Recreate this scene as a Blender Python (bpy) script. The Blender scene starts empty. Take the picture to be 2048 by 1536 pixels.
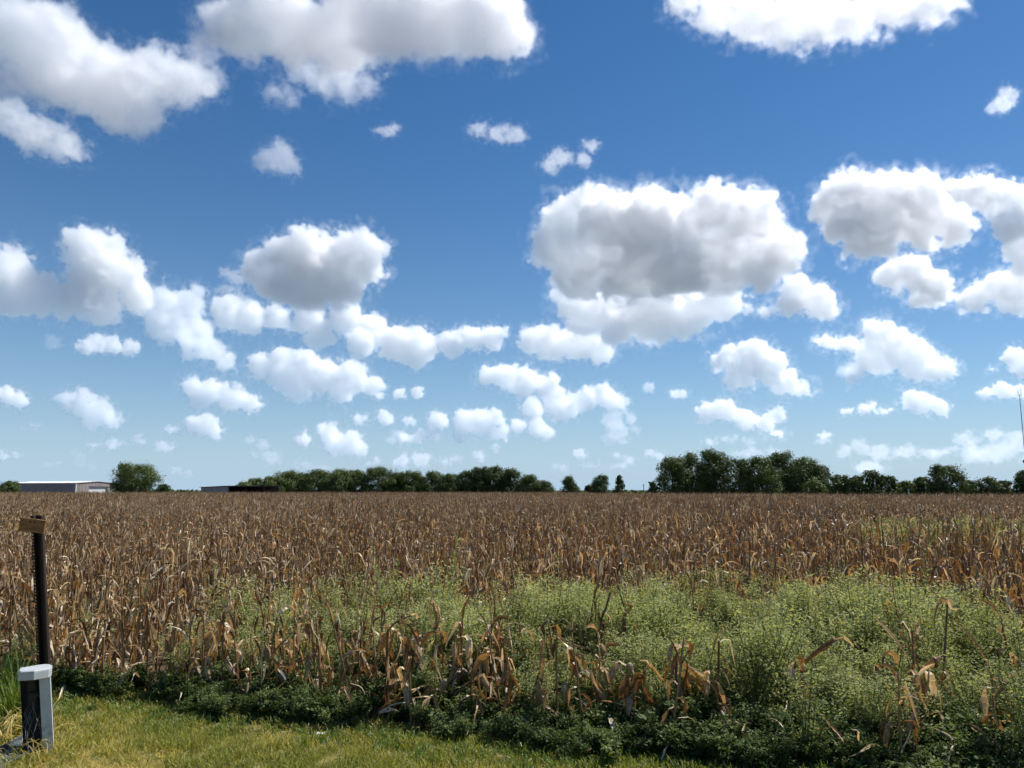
import bpy, math, random
import numpy as np
from mathutils import Vector, Matrix, noise as mnoise

sc = bpy.context.scene
COL = sc.collection
R = math.radians
PI = math.pi

# ------------------------------------------------------------------ camera
FPX = 1538.0                      # focal length in photo pixels (2048 wide)
PITCH = R(7.85)
cam_d = bpy.data.cameras.new('camera')
cam = bpy.data.objects.new('camera', cam_d)
COL.objects.link(cam)
cam_d.sensor_width = 36.0
cam_d.lens = 36.0 * FPX / 2048.0
cam_d.clip_start = 0.1
cam_d.clip_end = 150000.0
CAMZ = 2.0
cam.location = (0, 0, CAMZ)
cam.rotation_euler = (R(90) + PITCH, 0, 0)
sc.camera = cam

# ------------------------------------------------------------------ sky and sun
SUN_AZ, SUN_EL = R(60), R(54)
SKY = 0.073
world = bpy.data.worlds.new('World')
sc.world = world
world.use_nodes = True
wt = world.node_tree
bg = wt.nodes['Background']
bg.inputs[1].default_value = SKY
sky = wt.nodes.new('ShaderNodeTexSky')
sky.sky_type = 'NISHITA'
sky.sun_disc = False
sky.sun_elevation = SUN_EL
sky.sun_rotation = SUN_AZ
sky.altitude = 200
sky.air_density = 1.0
sky.dust_density = 0.1
sky.ozone_density = 5.0
hs = wt.nodes.new('ShaderNodeHueSaturation')
hs.inputs['Saturation'].default_value = 1.22
wt.links.new(sky.outputs[0], hs.inputs['Color'])
# pale summer haze low over the whole horizon
tc = wt.nodes.new('ShaderNodeTexCoord')
sx = wt.nodes.new('ShaderNodeSeparateXYZ')
wt.links.new(tc.outputs['Generated'], sx.inputs[0])
def wmath(op, a, b=None):
    n = wt.nodes.new('ShaderNodeMath'); n.operation = op
    for i, v in enumerate((a, b)):
        if v is None: continue
        if hasattr(v, 'is_output'): wt.links.new(v, n.inputs[i])
        else: n.inputs[i].default_value = v
    return n.outputs[0]
fac = wmath('MULTIPLY', wmath('POWER', 2.718, wmath('MULTIPLY', wmath('MAXIMUM', sx.outputs['Z'], 0.0), -1 / 0.13)), 0.92)
mix = wt.nodes.new('ShaderNodeMix'); mix.data_type = 'RGBA'
wt.links.new(fac, mix.inputs[0])
wt.links.new(hs.outputs[0], mix.inputs[6])
mix.inputs[7].default_value = (0.315 / SKY, 0.455 / SKY, 0.60 / SKY, 1)
wt.links.new(mix.outputs[2], bg.inputs[0])

sun_d = bpy.data.lights.new('sun', 'SUN')
sun_d.energy = 4.7
sun_d.angle = R(0.5)
sun_d.color = (1.0, 0.96, 0.90)
sun = bpy.data.objects.new('sun', sun_d)
COL.objects.link(sun)
sdir = Vector((math.sin(SUN_AZ) * math.cos(SUN_EL), math.cos(SUN_AZ) * math.cos(SUN_EL), math.sin(SUN_EL)))
sun.rotation_euler = sdir.to_track_quat('Z', 'Y').to_euler()

sc.view_settings.view_transform = 'Standard'
sc.view_settings.look = 'None'
sc.view_settings.gamma = 1.0
sc.view_settings.exposure = 0.42
sc.view_settings.use_curve_mapping = False
sc.render.engine = 'CYCLES'
sc.cycles.use_denoising = True
sc.cycles.use_adaptive_sampling = True
sc.cycles.adaptive_threshold = 0.06
sc.cycles.max_bounces = 20
sc.cycles.diffuse_bounces = 3
sc.cycles.glossy_bounces = 2
sc.cycles.transmission_bounces = 4
sc.cycles.transparent_max_bounces = 8
sc.cycles.volume_bounces = 18
sc.cycles.volume_step_rate = 3.0
sc.cycles.caustics_reflective = False
sc.cycles.caustics_refractive = False

# ------------------------------------------------------------------ helpers
def ray(px, py):
    """direction of a photo pixel (2048x1536), y component along the view azimuth"""
    x = (px - 1024) / FPX; y = (768 - py) / FPX
    c, s = math.cos(PITCH), math.sin(PITCH)
    return Vector((x, c - y * s, s + y * c))

def ground_at(px, py, z=0.0):
    r = ray(px, py); k = (z - CAMZ) / r.z
    return Vector((r.x * k, r.y * k, z))

def at_dist(px, py, Y):
    r = ray(px, py); k = Y / r.y
    return Vector((r.x * k, Y, CAMZ + r.z * k))

def tag(o, label=None, cat=None, group=None, kind=None):
    if label: o['label'] = label
    if cat: o['category'] = cat
    if group: o['group'] = group
    if kind: o['kind'] = kind
    return o

def empty(name, loc, rz=0.0):
    o = bpy.data.objects.new(name, None)
    o.empty_display_size = 0.2
    o.location = loc; o.rotation_euler = (0, 0, rz)
    COL.objects.link(o)
    return o

class MB:
    """collects vertices / faces / per-vertex tone and builds one mesh"""
    def __init__(s): s.v = []; s.f = []; s.t = []
    def add(s, vs, fs, tone=0.5):
        b = len(s.v)
        s.v.extend([tuple(p) for p in vs]); s.f.extend([tuple(i + b for i in f) for f in fs])
        s.t.extend([tone] * len(vs) if not hasattr(tone, '__len__') else list(tone))
        return s
    def merge(s, o, M=None, dt=0.0):
        b = len(s.v)
        if M is None: s.v.extend(o.v)
        else: s.v.extend([tuple(M @ Vector(p)) for p in o.v])
        s.f.extend([tuple(i + b for i in f) for f in o.f]); s.t.extend([t + dt for t in o.t])
        return s
    def mesh(s, name, mat, smooth=False):
        me = bpy.data.meshes.new(name)
        me.from_pydata(s.v, [], s.f)
        a = me.attributes.new('tone', 'FLOAT', 'POINT')
        a.data.foreach_set('value', np.array(s.t, dtype=np.float32))
        if mat: me.materials.append(mat)
        if smooth: me.polygons.foreach_set('use_smooth', [True] * len(me.polygons))
        me.update()
        return me
    def build(s, name, mat, parent=None, smooth=False):
        o = bpy.data.objects.new(name, s.mesh(name, mat, smooth))
        COL.objects.link(o)
        if parent: o.parent = parent
        return o
    def box(s, a, b, tone=0.5, M=None):
        x0, y0, z0 = a; x1, y1, z1 = b
        vs = [Vector(p) for p in ((x0, y0, z0), (x1, y0, z0), (x1, y1, z0), (x0, y1, z0), (x0, y0, z1), (x1, y0, z1), (x1, y1, z1), (x0, y1, z1))]
        if M is not None: vs = [M @ p for p in vs]
        return s.add(vs, [(0, 3, 2, 1), (4, 5, 6, 7), (0, 1, 5, 4), (1, 2, 6, 5), (2, 3, 7, 6), (3, 0, 4, 7)], tone)
    def tube(s, pts, rad, n=5, tone=0.5, cap=True):
        pts = [Vector(p) for p in pts]
        rad = rad if hasattr(rad, '__len__') else [rad] * len(pts)
        vs = []; fs = []
        for i, p in enumerate(pts):
            d = (pts[min(i + 1, len(pts) - 1)] - pts[max(i - 1, 0)]).normalized()
            u = d.orthogonal().normalized() if i == 0 else (u - d * u.dot(d)).normalized()
            w = d.cross(u)
            for k in range(n):
                a = 2 * PI * k / n
                vs.append(p + (u * math.cos(a) + w * math.sin(a)) * rad[i])
        for i in range(len(pts) - 1):
            for k in range(n):
                a = i * n + k; b = i * n + (k + 1) % n
                fs.append((a, b, b + n, a + n))
        if cap:
            fs.append(tuple(range(n - 1, -1, -1))); m = (len(pts) - 1) * n
            fs.append(tuple(m + k for k in range(n)))
        return s.add(vs, fs, tone)

# ------------------------------------------------------------------ materials
def new_mat(name):
    m = bpy.data.materials.new(name); m.use_nodes = True
    return m, m.node_tree, m.node_tree.nodes['Principled BSDF'], m.node_tree.nodes['Material Output']

def plain(name, col, rough=0.6, metal=0.0, spec=0.4, dirt=None, scale=6.0, amount=0.5, stretch=(1, 1, 1)):
    m, t, p, o = new_mat(name)
    p.inputs['Roughness'].default_value = rough; p.inputs['Metallic'].default_value = metal
    p.inputs['Specular IOR Level'].default_value = spec
    if dirt is None:
        p.inputs['Base Color'].default_value = (*col, 1)
    else:
        c = t.nodes.new('ShaderNodeTexCoord'); mp = t.nodes.new('ShaderNodeMapping'); mp.inputs['Scale'].default_value = stretch
        n = t.nodes.new('ShaderNodeTexNoise'); n.inputs['Scale'].default_value = scale; n.inputs['Detail'].default_value = 6; n.inputs['Roughness'].default_value = 0.65
        r = t.nodes.new('ShaderNodeValToRGB')
        r.color_ramp.elements[0].position = 0.5 - amount * 0.3; r.color_ramp.elements[0].color = (*dirt, 1)
        r.color_ramp.elements[1].position = 0.5 + amount * 0.3; r.color_ramp.elements[1].color = (*col, 1)
        t.links.new(c.outputs['Object'], mp.inputs[0]); t.links.new(mp.outputs[0], n.inputs['Vector']); t.links.new(n.outputs['Fac'], r.inputs[0]); t.links.new(r.outputs[0], p.inputs['Base Color'])
    return m

def foliage(name, ramp, trans=0.35, rough=0.5, spec=0.3, rnd=0.25, tcol=(1.1, 1.0, 0.6), patch=None, blotch=None):
    """leaf material: colour by the leaf's own tone plus a per-plant shift"""
    m, t, p, o = new_mat(name)
    a = t.nodes.new('ShaderNodeAttribute'); a.attribute_name = 'tone'
    oi = t.nodes.new('ShaderNodeObjectInfo')
    k = t.nodes.new('ShaderNodeMath'); k.operation = 'MULTIPLY_ADD'
    t.links.new(oi.outputs['Random'], k.inputs[0]); k.inputs[1].default_value = rnd; k.inputs[2].default_value = -rnd / 2
    s = t.nodes.new('ShaderNodeMath'); s.operation = 'ADD'
    t.links.new(a.outputs['Fac'], s.inputs[0]); t.links.new(k.outputs[0], s.inputs[1])
    val = s.outputs[0]
    if patch:
        g = t.nodes.new('ShaderNodeNewGeometry'); n = t.nodes.new('ShaderNodeTexNoise'); n.inputs['Scale'].default_value = patch[0]; n.inputs['Detail'].default_value = 3
        t.links.new(g.outputs['Position'], n.inputs['Vector'])
        q = t.nodes.new('ShaderNodeMath'); q.operation = 'MULTIPLY_ADD'; q.inputs[1].default_value = patch[1]; q.inputs[2].default_value = -patch[1] / 2
        t.links.new(n.outputs['Fac'], q.inputs[0])
        s3 = t.nodes.new('ShaderNodeMath'); s3.operation = 'ADD'; t.links.new(val, s3.inputs[0]); t.links.new(q.outputs[0], s3.inputs[1]); val = s3.outputs[0]
    if blotch:
        tco = t.nodes.new('ShaderNodeTexCoord'); n = t.nodes.new('ShaderNodeTexNoise'); n.inputs['Scale'].default_value = blotch[0]; n.inputs['Detail'].default_value = 4; n.inputs['Roughness'].default_value = 0.7
        t.links.new(tco.outputs['Object'], n.inputs['Vector'])
        q = t.nodes.new('ShaderNodeMath'); q.operation = 'MULTIPLY_ADD'; q.inputs[1].default_value = blotch[1] * 2; q.inputs[2].default_value = -blotch[1]
        t.links.new(n.outputs['Fac'], q.inputs[0])
        s3 = t.nodes.new('ShaderNodeMath'); s3.operation = 'ADD'; t.links.new(val, s3.inputs[0]); t.links.new(q.outputs[0], s3.inputs[1]); val = s3.outputs[0]
    r = t.nodes.new('ShaderNodeValToRGB')
    cr = r.color_ramp
    while len(cr.elements) < len(ramp): cr.elements.new(0.5)
    for e, (pos, c) in zip(cr.elements, ramp): e.position = pos; e.color = (*c, 1)
    t.links.new(val, r.inputs[0])
    t.links.new(r.outputs[0], p.inputs['Base Color'])
    p.inputs['Roughness'].default_value = rough; p.inputs['Specular IOR Level'].default_value = spec
    tr = t.nodes.new('ShaderNodeBsdfTranslucent')
    mm = t.nodes.new('ShaderNodeMix'); mm.data_type = 'RGBA'; mm.blend_type = 'MULTIPLY'; mm.inputs[0].default_value = 1.0
    t.links.new(r.outputs[0], mm.inputs[6]); mm.inputs[7].default_value = (*tcol, 1)
    t.links.new(mm.outputs[2], tr.inputs['Color'])
    ms = t.nodes.new('ShaderNodeMixShader'); ms.inputs[0].default_value = trans
    t.links.new(p.outputs[0], ms.inputs[1]); t.links.new(tr.outputs[0], ms.inputs[2]); t.links.new(ms.outputs[0], o.inputs['Surface'])
    return m

M_CORN = foliage('dry_corn_leaf', [(0.0, (0.070, 0.034, 0.013)), (0.38, (0.235, 0.135, 0.055)), (0.64, (0.46, 0.315, 0.15)), (0.84, (0.66, 0.53, 0.33)), (1.0, (0.80, 0.71, 0.53))], 0.30, 0.42, 0.45, 0.3, (1.25, 0.92, 0.52), None, (38, 0.42))
M_STALK = foliage('dry_corn_stalk', [(0.0, (0.065, 0.038, 0.019)), (0.5, (0.245, 0.15, 0.072)), (1.0, (0.50, 0.38, 0.22))], 0.05, 0.5, 0.4, 0.4, (1, 1, 1), None, (22, 0.4))
M_HUSK = foliage('corn_husk', [(0.0, (0.13, 0.080, 0.042)), (0.5, (0.30, 0.215, 0.125)), (1.0, (0.52, 0.43, 0.30))], 0.15, 0.5, 0.4, 0.35, (1.1, .95, .7), None, (30, 0.35))
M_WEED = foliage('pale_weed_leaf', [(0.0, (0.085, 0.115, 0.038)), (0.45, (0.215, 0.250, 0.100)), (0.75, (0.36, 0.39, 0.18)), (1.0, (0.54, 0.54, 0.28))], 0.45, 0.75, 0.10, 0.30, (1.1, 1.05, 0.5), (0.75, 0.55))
M_BROAD = foliage('dark_broad_leaf', [(0.0, (0.036, 0.058, 0.016)), (0.6, (0.088, 0.125, 0.036)), (1.0, (0.20, 0.235, 0.080))], 0.32, 0.6, 0.2, 0.30, (1.0, 1.1, 0.4), (0.9, 0.30))
M_GRASS = foliage('verge_grass', [(0.0, (0.115, 0.160, 0.034)), (0.38, (0.275, 0.295, 0.070)), (0.68, (0.49, 0.40, 0.12)), (1.0, (0.66, 0.52, 0.22))], 0.45, 0.55, 0.25, 0.20, (1.1, 1.1, 0.45), (0.8, 0.55))
M_TALL = foliage('tall_green_grass', [(0.0, (0.055, 0.105, 0.022)), (0.6, (0.135, 0.205, 0.045)), (1.0, (0.27, 0.31, 0.09))], 0.42, 0.42, 0.4, 0.25, (1.1, 1.1, 0.4))
M_TREE = foliage('tree_leaf', [(0.0, (0.030, 0.052, 0.014)), (0.5, (0.088, 0.125, 0.032)), (1.0, (0.20, 0.24, 0.065))], 0.18, 0.55, 0.25, 0.0, (1.0, 1.1, 0.4))
M_BARK = plain('bark', (0.10, 0.075, 0.055), 0.9, dirt=(0.05, 0.038, 0.03), scale=4)
M_WHITE = plain('weathered_white_paint', (0.56, 0.60, 0.61), 0.5, dirt=(0.30, 0.325, 0.325), scale=7, amount=1.1)
M_MUDDY = plain('mud_splashed_white_paint', (0.64, 0.68, 0.69), 0.5, dirt=(0.36, 0.39, 0.39), scale=7, amount=1.1)
def mud(m, z0, z1):
    t = m.node_tree; p = t.nodes['Principled BSDF']; old = p.inputs['Base Color'].links[0].from_socket
    c = t.nodes.new('ShaderNodeTexCoord'); x = t.nodes.new('ShaderNodeSeparateXYZ'); t.links.new(c.outputs['Object'], x.inputs[0])
    mr = t.nodes.new('ShaderNodeMapRange'); mr.inputs[1].default_value = z0; mr.inputs[2].default_value = z1; mr.inputs[3].default_value = 1.0; mr.inputs[4].default_value = 0.0
    n = t.nodes.new('ShaderNodeTexNoise'); n.inputs['Scale'].default_value = 22; n.inputs['Detail'].default_value = 5; t.links.new(c.outputs['Object'], n.inputs['Vector'])
    k = t.nodes.new('ShaderNodeMath'); k.operation = 'MULTIPLY_ADD'; k.inputs[1].default_value = 3.0; k.inputs[2].default_value = -1.35; t.links.new(n.outputs['Fac'], k.inputs[0])
    a = t.nodes.new('ShaderNodeMath'); a.operation = 'MULTIPLY'; a.use_clamp = True; t.links.new(mr.outputs[0], a.inputs[0]); t.links.new(k.outputs[0], a.inputs[1])
    mx = t.nodes.new('ShaderNodeMix'); mx.data_type = 'RGBA'; t.links.new(a.outputs[0], mx.inputs[0]); t.links.new(x.outputs['Z'], mr.inputs[0]); t.links.new(old, mx.inputs[6]); mx.inputs[7].default_value = (0.16, 0.15, 0.12, 1)
    t.links.new(mx.outputs[2], p.inputs['Base Color'])
mud(M_MUDDY, 0.16, 0.34)
M_DARK = plain('dark_steel_and_shade', (0.030, 0.034, 0.040), 0.6, dirt=(0.016, 0.016, 0.018), scale=9)  # on the pedestal's inner panels this colour holds the shade of the hollow
M_RUSTPOST = plain('dark_rusted_steel', (0.022, 0.018, 0.017), 0.6, 0.3, dirt=(0.045, 0.026, 0.018), scale=14)
M_BOARD = plain('weathered_board', (0.31, 0.155, 0.048), 0.75, dirt=(0.13, 0.065, 0.024), scale=7, stretch=(1, 1, 9))
M_WIRE = plain('grey_cable', (0.14, 0.13, 0.125), 0.5)
M_PANEL = plain('beige_metal_siding', (0.36, 0.31, 0.285), 0.55, 0.0, dirt=(0.28, 0.24, 0.215), scale=0.6)
M_ROOFW = plain('white_metal_roof', (0.80, 0.80, 0.79), 0.35, dirt=(0.68, 0.67, 0.65), scale=0.5)
M_DOORW = plain('white_roller_door', (0.80, 0.79, 0.76), 0.5, dirt=(0.70, 0.69, 0.66), scale=1.0)
M_SHEDW = plain('grey_weathered_siding', (0.42, 0.41, 0.39), 0.7, dirt=(0.24, 0.235, 0.225), scale=1.2, stretch=(3, 3, 0.3))
M_SHEDD = plain('rusty_dark_roof', (0.10, 0.075, 0.06), 0.7, dirt=(0.05, 0.04, 0.035), scale=1.0)
M_STEEL = plain('galvanised_steel', (0.25, 0.265, 0.28), 0.45, 0.6)
M_PAPER = plain('white_paper', (0.78, 0.78, 0.75), 0.7)

def ground_mat(name, a, b, c, scale):
    m, t, p, o = new_mat(name)
    g = t.nodes.new('ShaderNodeNewGeometry')
    n = t.nodes.new('ShaderNodeTexNoise'); n.inputs['Scale'].default_value = scale; n.inputs['Detail'].default_value = 8; n.inputs['Roughness'].default_value = 0.7
    r = t.nodes.new('ShaderNodeValToRGB'); cr = r.color_ramp
    cr.elements[0].position = 0.32; cr.elements[0].color = (*a, 1); cr.elements[1].position = 0.68; cr.elements[1].color = (*c, 1)
    e = cr.elements.new(0.5); e.color = (*b, 1)
    t.links.new(g.outputs['Position'], n.inputs['Vector']); t.links.new(n.outputs['Fac'], r.inputs[0]); t.links.new(r.outputs[0], p.inputs['Base Color'])
    n2 = t.nodes.new('ShaderNodeTexNoise'); n2.inputs['Scale'].default_value = 30; n2.inputs['Detail'].default_value = 4
    bp = t.nodes.new('ShaderNodeBump'); bp.inputs['Strength'].default_value = 0.6; bp.inputs['Distance'].default_value = 0.03
    t.links.new(g.outputs['Position'], n2.inputs['Vector']); t.links.new(n2.outputs['Fac'], bp.inputs['Height']); t.links.new(bp.outputs[0], p.inputs['Normal'])
    p.inputs['Roughness'].default_value = 0.95; p.inputs['Specular IOR Level'].default_value = 0.1
    return m
M_SOIL = ground_mat('field_soil', (0.050, 0.034, 0.022), (0.085, 0.058, 0.036), (0.14, 0.10, 0.062), 1.3)
M_VERGE = ground_mat('verge_soil', (0.12, 0.12, 0.040), (0.22, 0.19, 0.065), (0.34, 0.26, 0.105), 2.5)

# ------------------------------------------------------------------ ground
# field edge: a line running down to the right in the photo; t = distance into the field
P0 = Vector((-4.6, 7.75)); EDIR = Vector((0.949, -0.315)).normalized(); EN = Vector((0.315, 0.949)).normalized()
def tval(x, y): return (x - P0.x) * EN.x + (y - P0.y) * EN.y
def edge_pt(s, t): q = P0 + EDIR * s + EN * t; return q.x, q.y

gb = MB(); N = 48
gb.add([(0, 0, 0)] + [(math.cos(2 * PI * i / N) * rr, math.sin(2 * PI * i / N) * rr, 0) for rr in (12, 60, 400, 5000) for i in range(N)],
       [(0, 1 + i, 1 + (i + 1) % N) for i in range(N)] + [(1 + k * N + i, 1 + (k + 1) * N + i, 1 + (k + 1) * N + (i + 1) % N, 1 + k * N + (i + 1) % N) for k in range(3) for i in range(N)])
tag(gb.build('ground', M_SOIL), 'bare brown soil of the flat farmland under the dry corn', 'ground', kind='structure')
vb = MB(); ns = 60
rows = []
for i in range(ns + 1):
    s = -30 + i * 1.0
    x1, y1 = edge_pt(s, 0.25 + 0.15 * math.sin(s * 2.1) + 0.1 * math.sin(s * 5.3))
    x0, y0 = edge_pt(s, -12)
    rows.append([(x0, y0, 0.004), (x1, y1, 0.004)])
vb.add([p for r in rows for p in r], [(2 * i, 2 * i + 2, 2 * i + 3, 2 * i + 1) for i in range(ns)])
tag(vb.build('verge_ground', M_VERGE), 'strip of thin earth beneath the mown roadside grass', 'ground', kind='structure')

# ------------------------------------------------------------------ clouds (volumes of lit vapour)
m_cloud = bpy.data.materials.new('cloud_vapour'); m_cloud.use_nodes = True
ct = m_cloud.node_tree; ct.nodes.remove(ct.nodes['Principled BSDF'])
pv = ct.nodes.new('ShaderNodeVolumePrincipled'); ct.links.new(pv.outputs[0], ct.nodes['Material Output'].inputs['Volume'])
pv.inputs['Color'].default_value = (1, 1, 1, 1); pv.inputs['Density'].default_value = 1.0; pv.inputs['Anisotropy'].default_value = 0.6

def cloud(label, lobes, tau=0.14, rough=1.0, size=None, seed=0, H=1000.0, wisp=0.0):
    tau *= 0.88 * (1 - .5 * min(1, wisp / .5)); wisp = min(1.0, wisp + 0.1)
    """lobes: (px, py, radius px[, vertical squash]) of the cloud's billows as seen from the roadside"""
    rnd = random.Random(seed)
    mr = size or sorted(l[2] for l in lobes)[-max(1, len(lobes) // 3)]
    sf = min(1.0, max(0.25, mr / 50.0))
    by = max(l[1] + l[2] * (l[3] if len(l) > 3 else 1) for l in lobes)
    cx = (min(l[0] - l[2] for l in lobes) + max(l[0] + l[2] for l in lobes)) / 2
    r = ray(cx, min(by, 955)); hr = math.hypot(r.x, r.y); Dh = min(H / (r.z / hr), 40000.0)
    az = math.atan2(r.x, r.y)
    fwd = Vector((math.sin(az), math.cos(az), 0)); rt = Vector((math.cos(az), -math.sin(az), 0))
    def loc(px, py):
        q = ray(px, py); p = q * (Dh / q.dot(fwd)); return p.dot(rt), p.z
    c0 = loc(cx, by); u = loc(cx + 1, by)[0] - c0[0]
    pad = 17.0 * sf * sf + 1.5 + 2 * sf
    L = []
    for l in lobes:
        x, z = loc(l[0], l[1]); asp = l[3] if len(l) > 3 else 1.0
        L.append((Vector((x - c0[0], rnd.uniform(-.7, .7) * l[2] * u, z - c0[1])), (l[2] + pad) * u, asp))
    mar = (20 + 8 * wisp) * u * sf * rough
    mn = [min(c[i] - rr * (a if i == 2 else .72 if i == 1 else 1) for c, rr, a in L) - mar for i in range(3)]
    mx = [max(c[i] + rr * (a if i == 2 else .72 if i == 1 else 1) for c, rr, a in L) + mar for i in range(3)]
    g = bpy.data.node_groups.new('cloud', 'GeometryNodeTree'); g.interface.new_socket('Geometry', in_out='OUTPUT', socket_type='NodeSocketGeometry')
    Nn = g.nodes.new; K = g.links.new
    out = Nn('NodeGroupOutput'); vc = Nn('GeometryNodeVolumeCube'); sm = Nn('GeometryNodeSetMaterial'); sm.inputs['Material'].default_value = m_cloud
    K(vc.outputs[0], sm.inputs[0]); K(sm.outputs[0], out.inputs[0])
    vc.inputs['Min'].default_value = mn; vc.inputs['Max'].default_value = mx
    vox = 2.3 * max(0.6, sf) * u
    for i, (n, k) in enumerate((('Resolution X', 1), ('Resolution Y', 1.7), ('Resolution Z', 1))):
        vc.inputs[n].default_value = max(8, int((mx[i] - mn[i]) / (vox * k)))
    def Mt(op, a, b=None, c=None):
        n = Nn('ShaderNodeMath'); n.operation = op
        for i, v in enumerate((a, b, c)):
            if v is None: continue
            if hasattr(v, 'is_output'): K(v, n.inputs[i])
            else: n.inputs[i].default_value = v
        return n.outputs[0]
    pos = Nn('GeometryNodeInputPosition').outputs[0]
    cur = None
    for c, rr, a in L:
        n = Nn('ShaderNodeVectorMath'); n.operation = 'SUBTRACT'; K(pos, n.inputs[0]); n.inputs[1].default_value = c; v = n.outputs[0]
        if True:
            n = Nn('ShaderNodeVectorMath'); n.operation = 'MULTIPLY'; K(v, n.inputs[0]); n.inputs[1].default_value = (1, 1.45, 1 / a); v = n.outputs[0]
        n = Nn('ShaderNodeVectorMath'); n.operation = 'LENGTH'; K(v, n.inputs[0])
        sd = Mt('SUBTRACT', n.outputs['Value'], rr)
        if a < 1: sd = Mt('MULTIPLY', sd, max(a, .5))
        cur = sd if cur is None else Mt('SMOOTH_MIN', cur, sd, 24 * u * sf)
    # flat condensation level: nothing hangs far below the cloud base
    n = Nn('ShaderNodeSeparateXYZ'); K(pos, n.inputs[0])
    cur = Mt('SMOOTH_MAX', cur, Mt('MULTIPLY', Mt('ADD', n.outputs['Z'], 6 * u * sf), -1.0), 10 * u * sf)
    off = Vector((rnd.uniform(-50, 50), rnd.uniform(-50, 50), rnd.uniform(-50, 50)))
    n = Nn('ShaderNodeVectorMath'); n.operation = 'MULTIPLY_ADD'; K(pos, n.inputs[0]); n.inputs[1].default_value = (1 / (50 * u * sf),) * 3; n.inputs[2].default_value = off
    q = n.outputs[0]
    no = Nn('ShaderNodeTexNoise'); no.noise_dimensions = '3D'; K(q, no.inputs['Vector']); no.inputs['Scale'].default_value = 1; no.inputs['Detail'].default_value = 5; no.inputs['Roughness'].default_value = 0.68
    vo = Nn('ShaderNodeTexVoronoi'); vo.feature = 'F1'; K(q, vo.inputs['Vector']); vo.inputs['Scale'].default_value = 1.4; vo.inputs['Detail'].default_value = 1.6; vo.inputs['Roughness'].default_value = .5
    nz = Mt('MULTIPLY', Mt('SUBTRACT', no.outputs['Fac'], .5), -(88 + 85 * wisp) * u * sf * rough)
    vz = Mt('MULTIPLY', Mt('SUBTRACT', vo.outputs['Distance'], .45), (24 - 18 * wisp) * u * sf * rough)
    dep = Mt('MULTIPLY', Mt('ADD', cur, Mt('ADD', nz, vz)), -1 / (u * sf))           # depth below the cloud surface
    n = Nn('ShaderNodeClamp'); K(Mt('MULTIPLY', dep, 1 / (8 + 26 * wisp)), n.inputs[0]); edge = n.outputs[0]
    n = Nn('ShaderNodeClamp'); K(Mt('MULTIPLY', dep, 1 / 42.0), n.inputs[0]); core = Mt('MULTIPLY_ADD', n.outputs[0], -0.6, 1.0)   # core density lowered so light passes through to the underside
    # thin torn veil round the rim
    n2 = Nn('ShaderNodeTexNoise'); n2.noise_dimensions = '3D'; K(q, n2.inputs['Vector']); n2.inputs['Scale'].default_value = 2.3; n2.inputs['Detail'].default_value = 3; n2.inputs['Roughness'].default_value = 0.6
    n = Nn('ShaderNodeClamp'); K(Mt('MULTIPLY_ADD', dep, 1 / 34.0, 0.85), n.inputs[0]); near = n.outputs[0]
    n = Nn('ShaderNodeClamp'); K(Mt('MULTIPLY_ADD', n2.outputs['Fac'], 4.0, -1.95), n.inputs[0])
    veil = Mt('MULTIPLY', Mt('MULTIPLY', near, n.outputs[0]), 0.20)
    K(Mt('MULTIPLY', Mt('MAXIMUM', Mt('MULTIPLY', edge, core), veil), tau / sf / u), vc.inputs['Density'])
    me = bpy.data.volumes.new('cloud'); me.materials.append(m_cloud)
    o = bpy.data.objects.new('cloud', me); COL.objects.link(o)
    o.location = fwd * Dh + rt * c0[0] + Vector((0, 0, c0[1])); o.rotation_euler = (0, 0, -az)
    o.modifiers.new('vapour', 'NODES').node_group = g
    tag(o, label, 'cloud', 'fair weather clouds')
    return o
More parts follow.
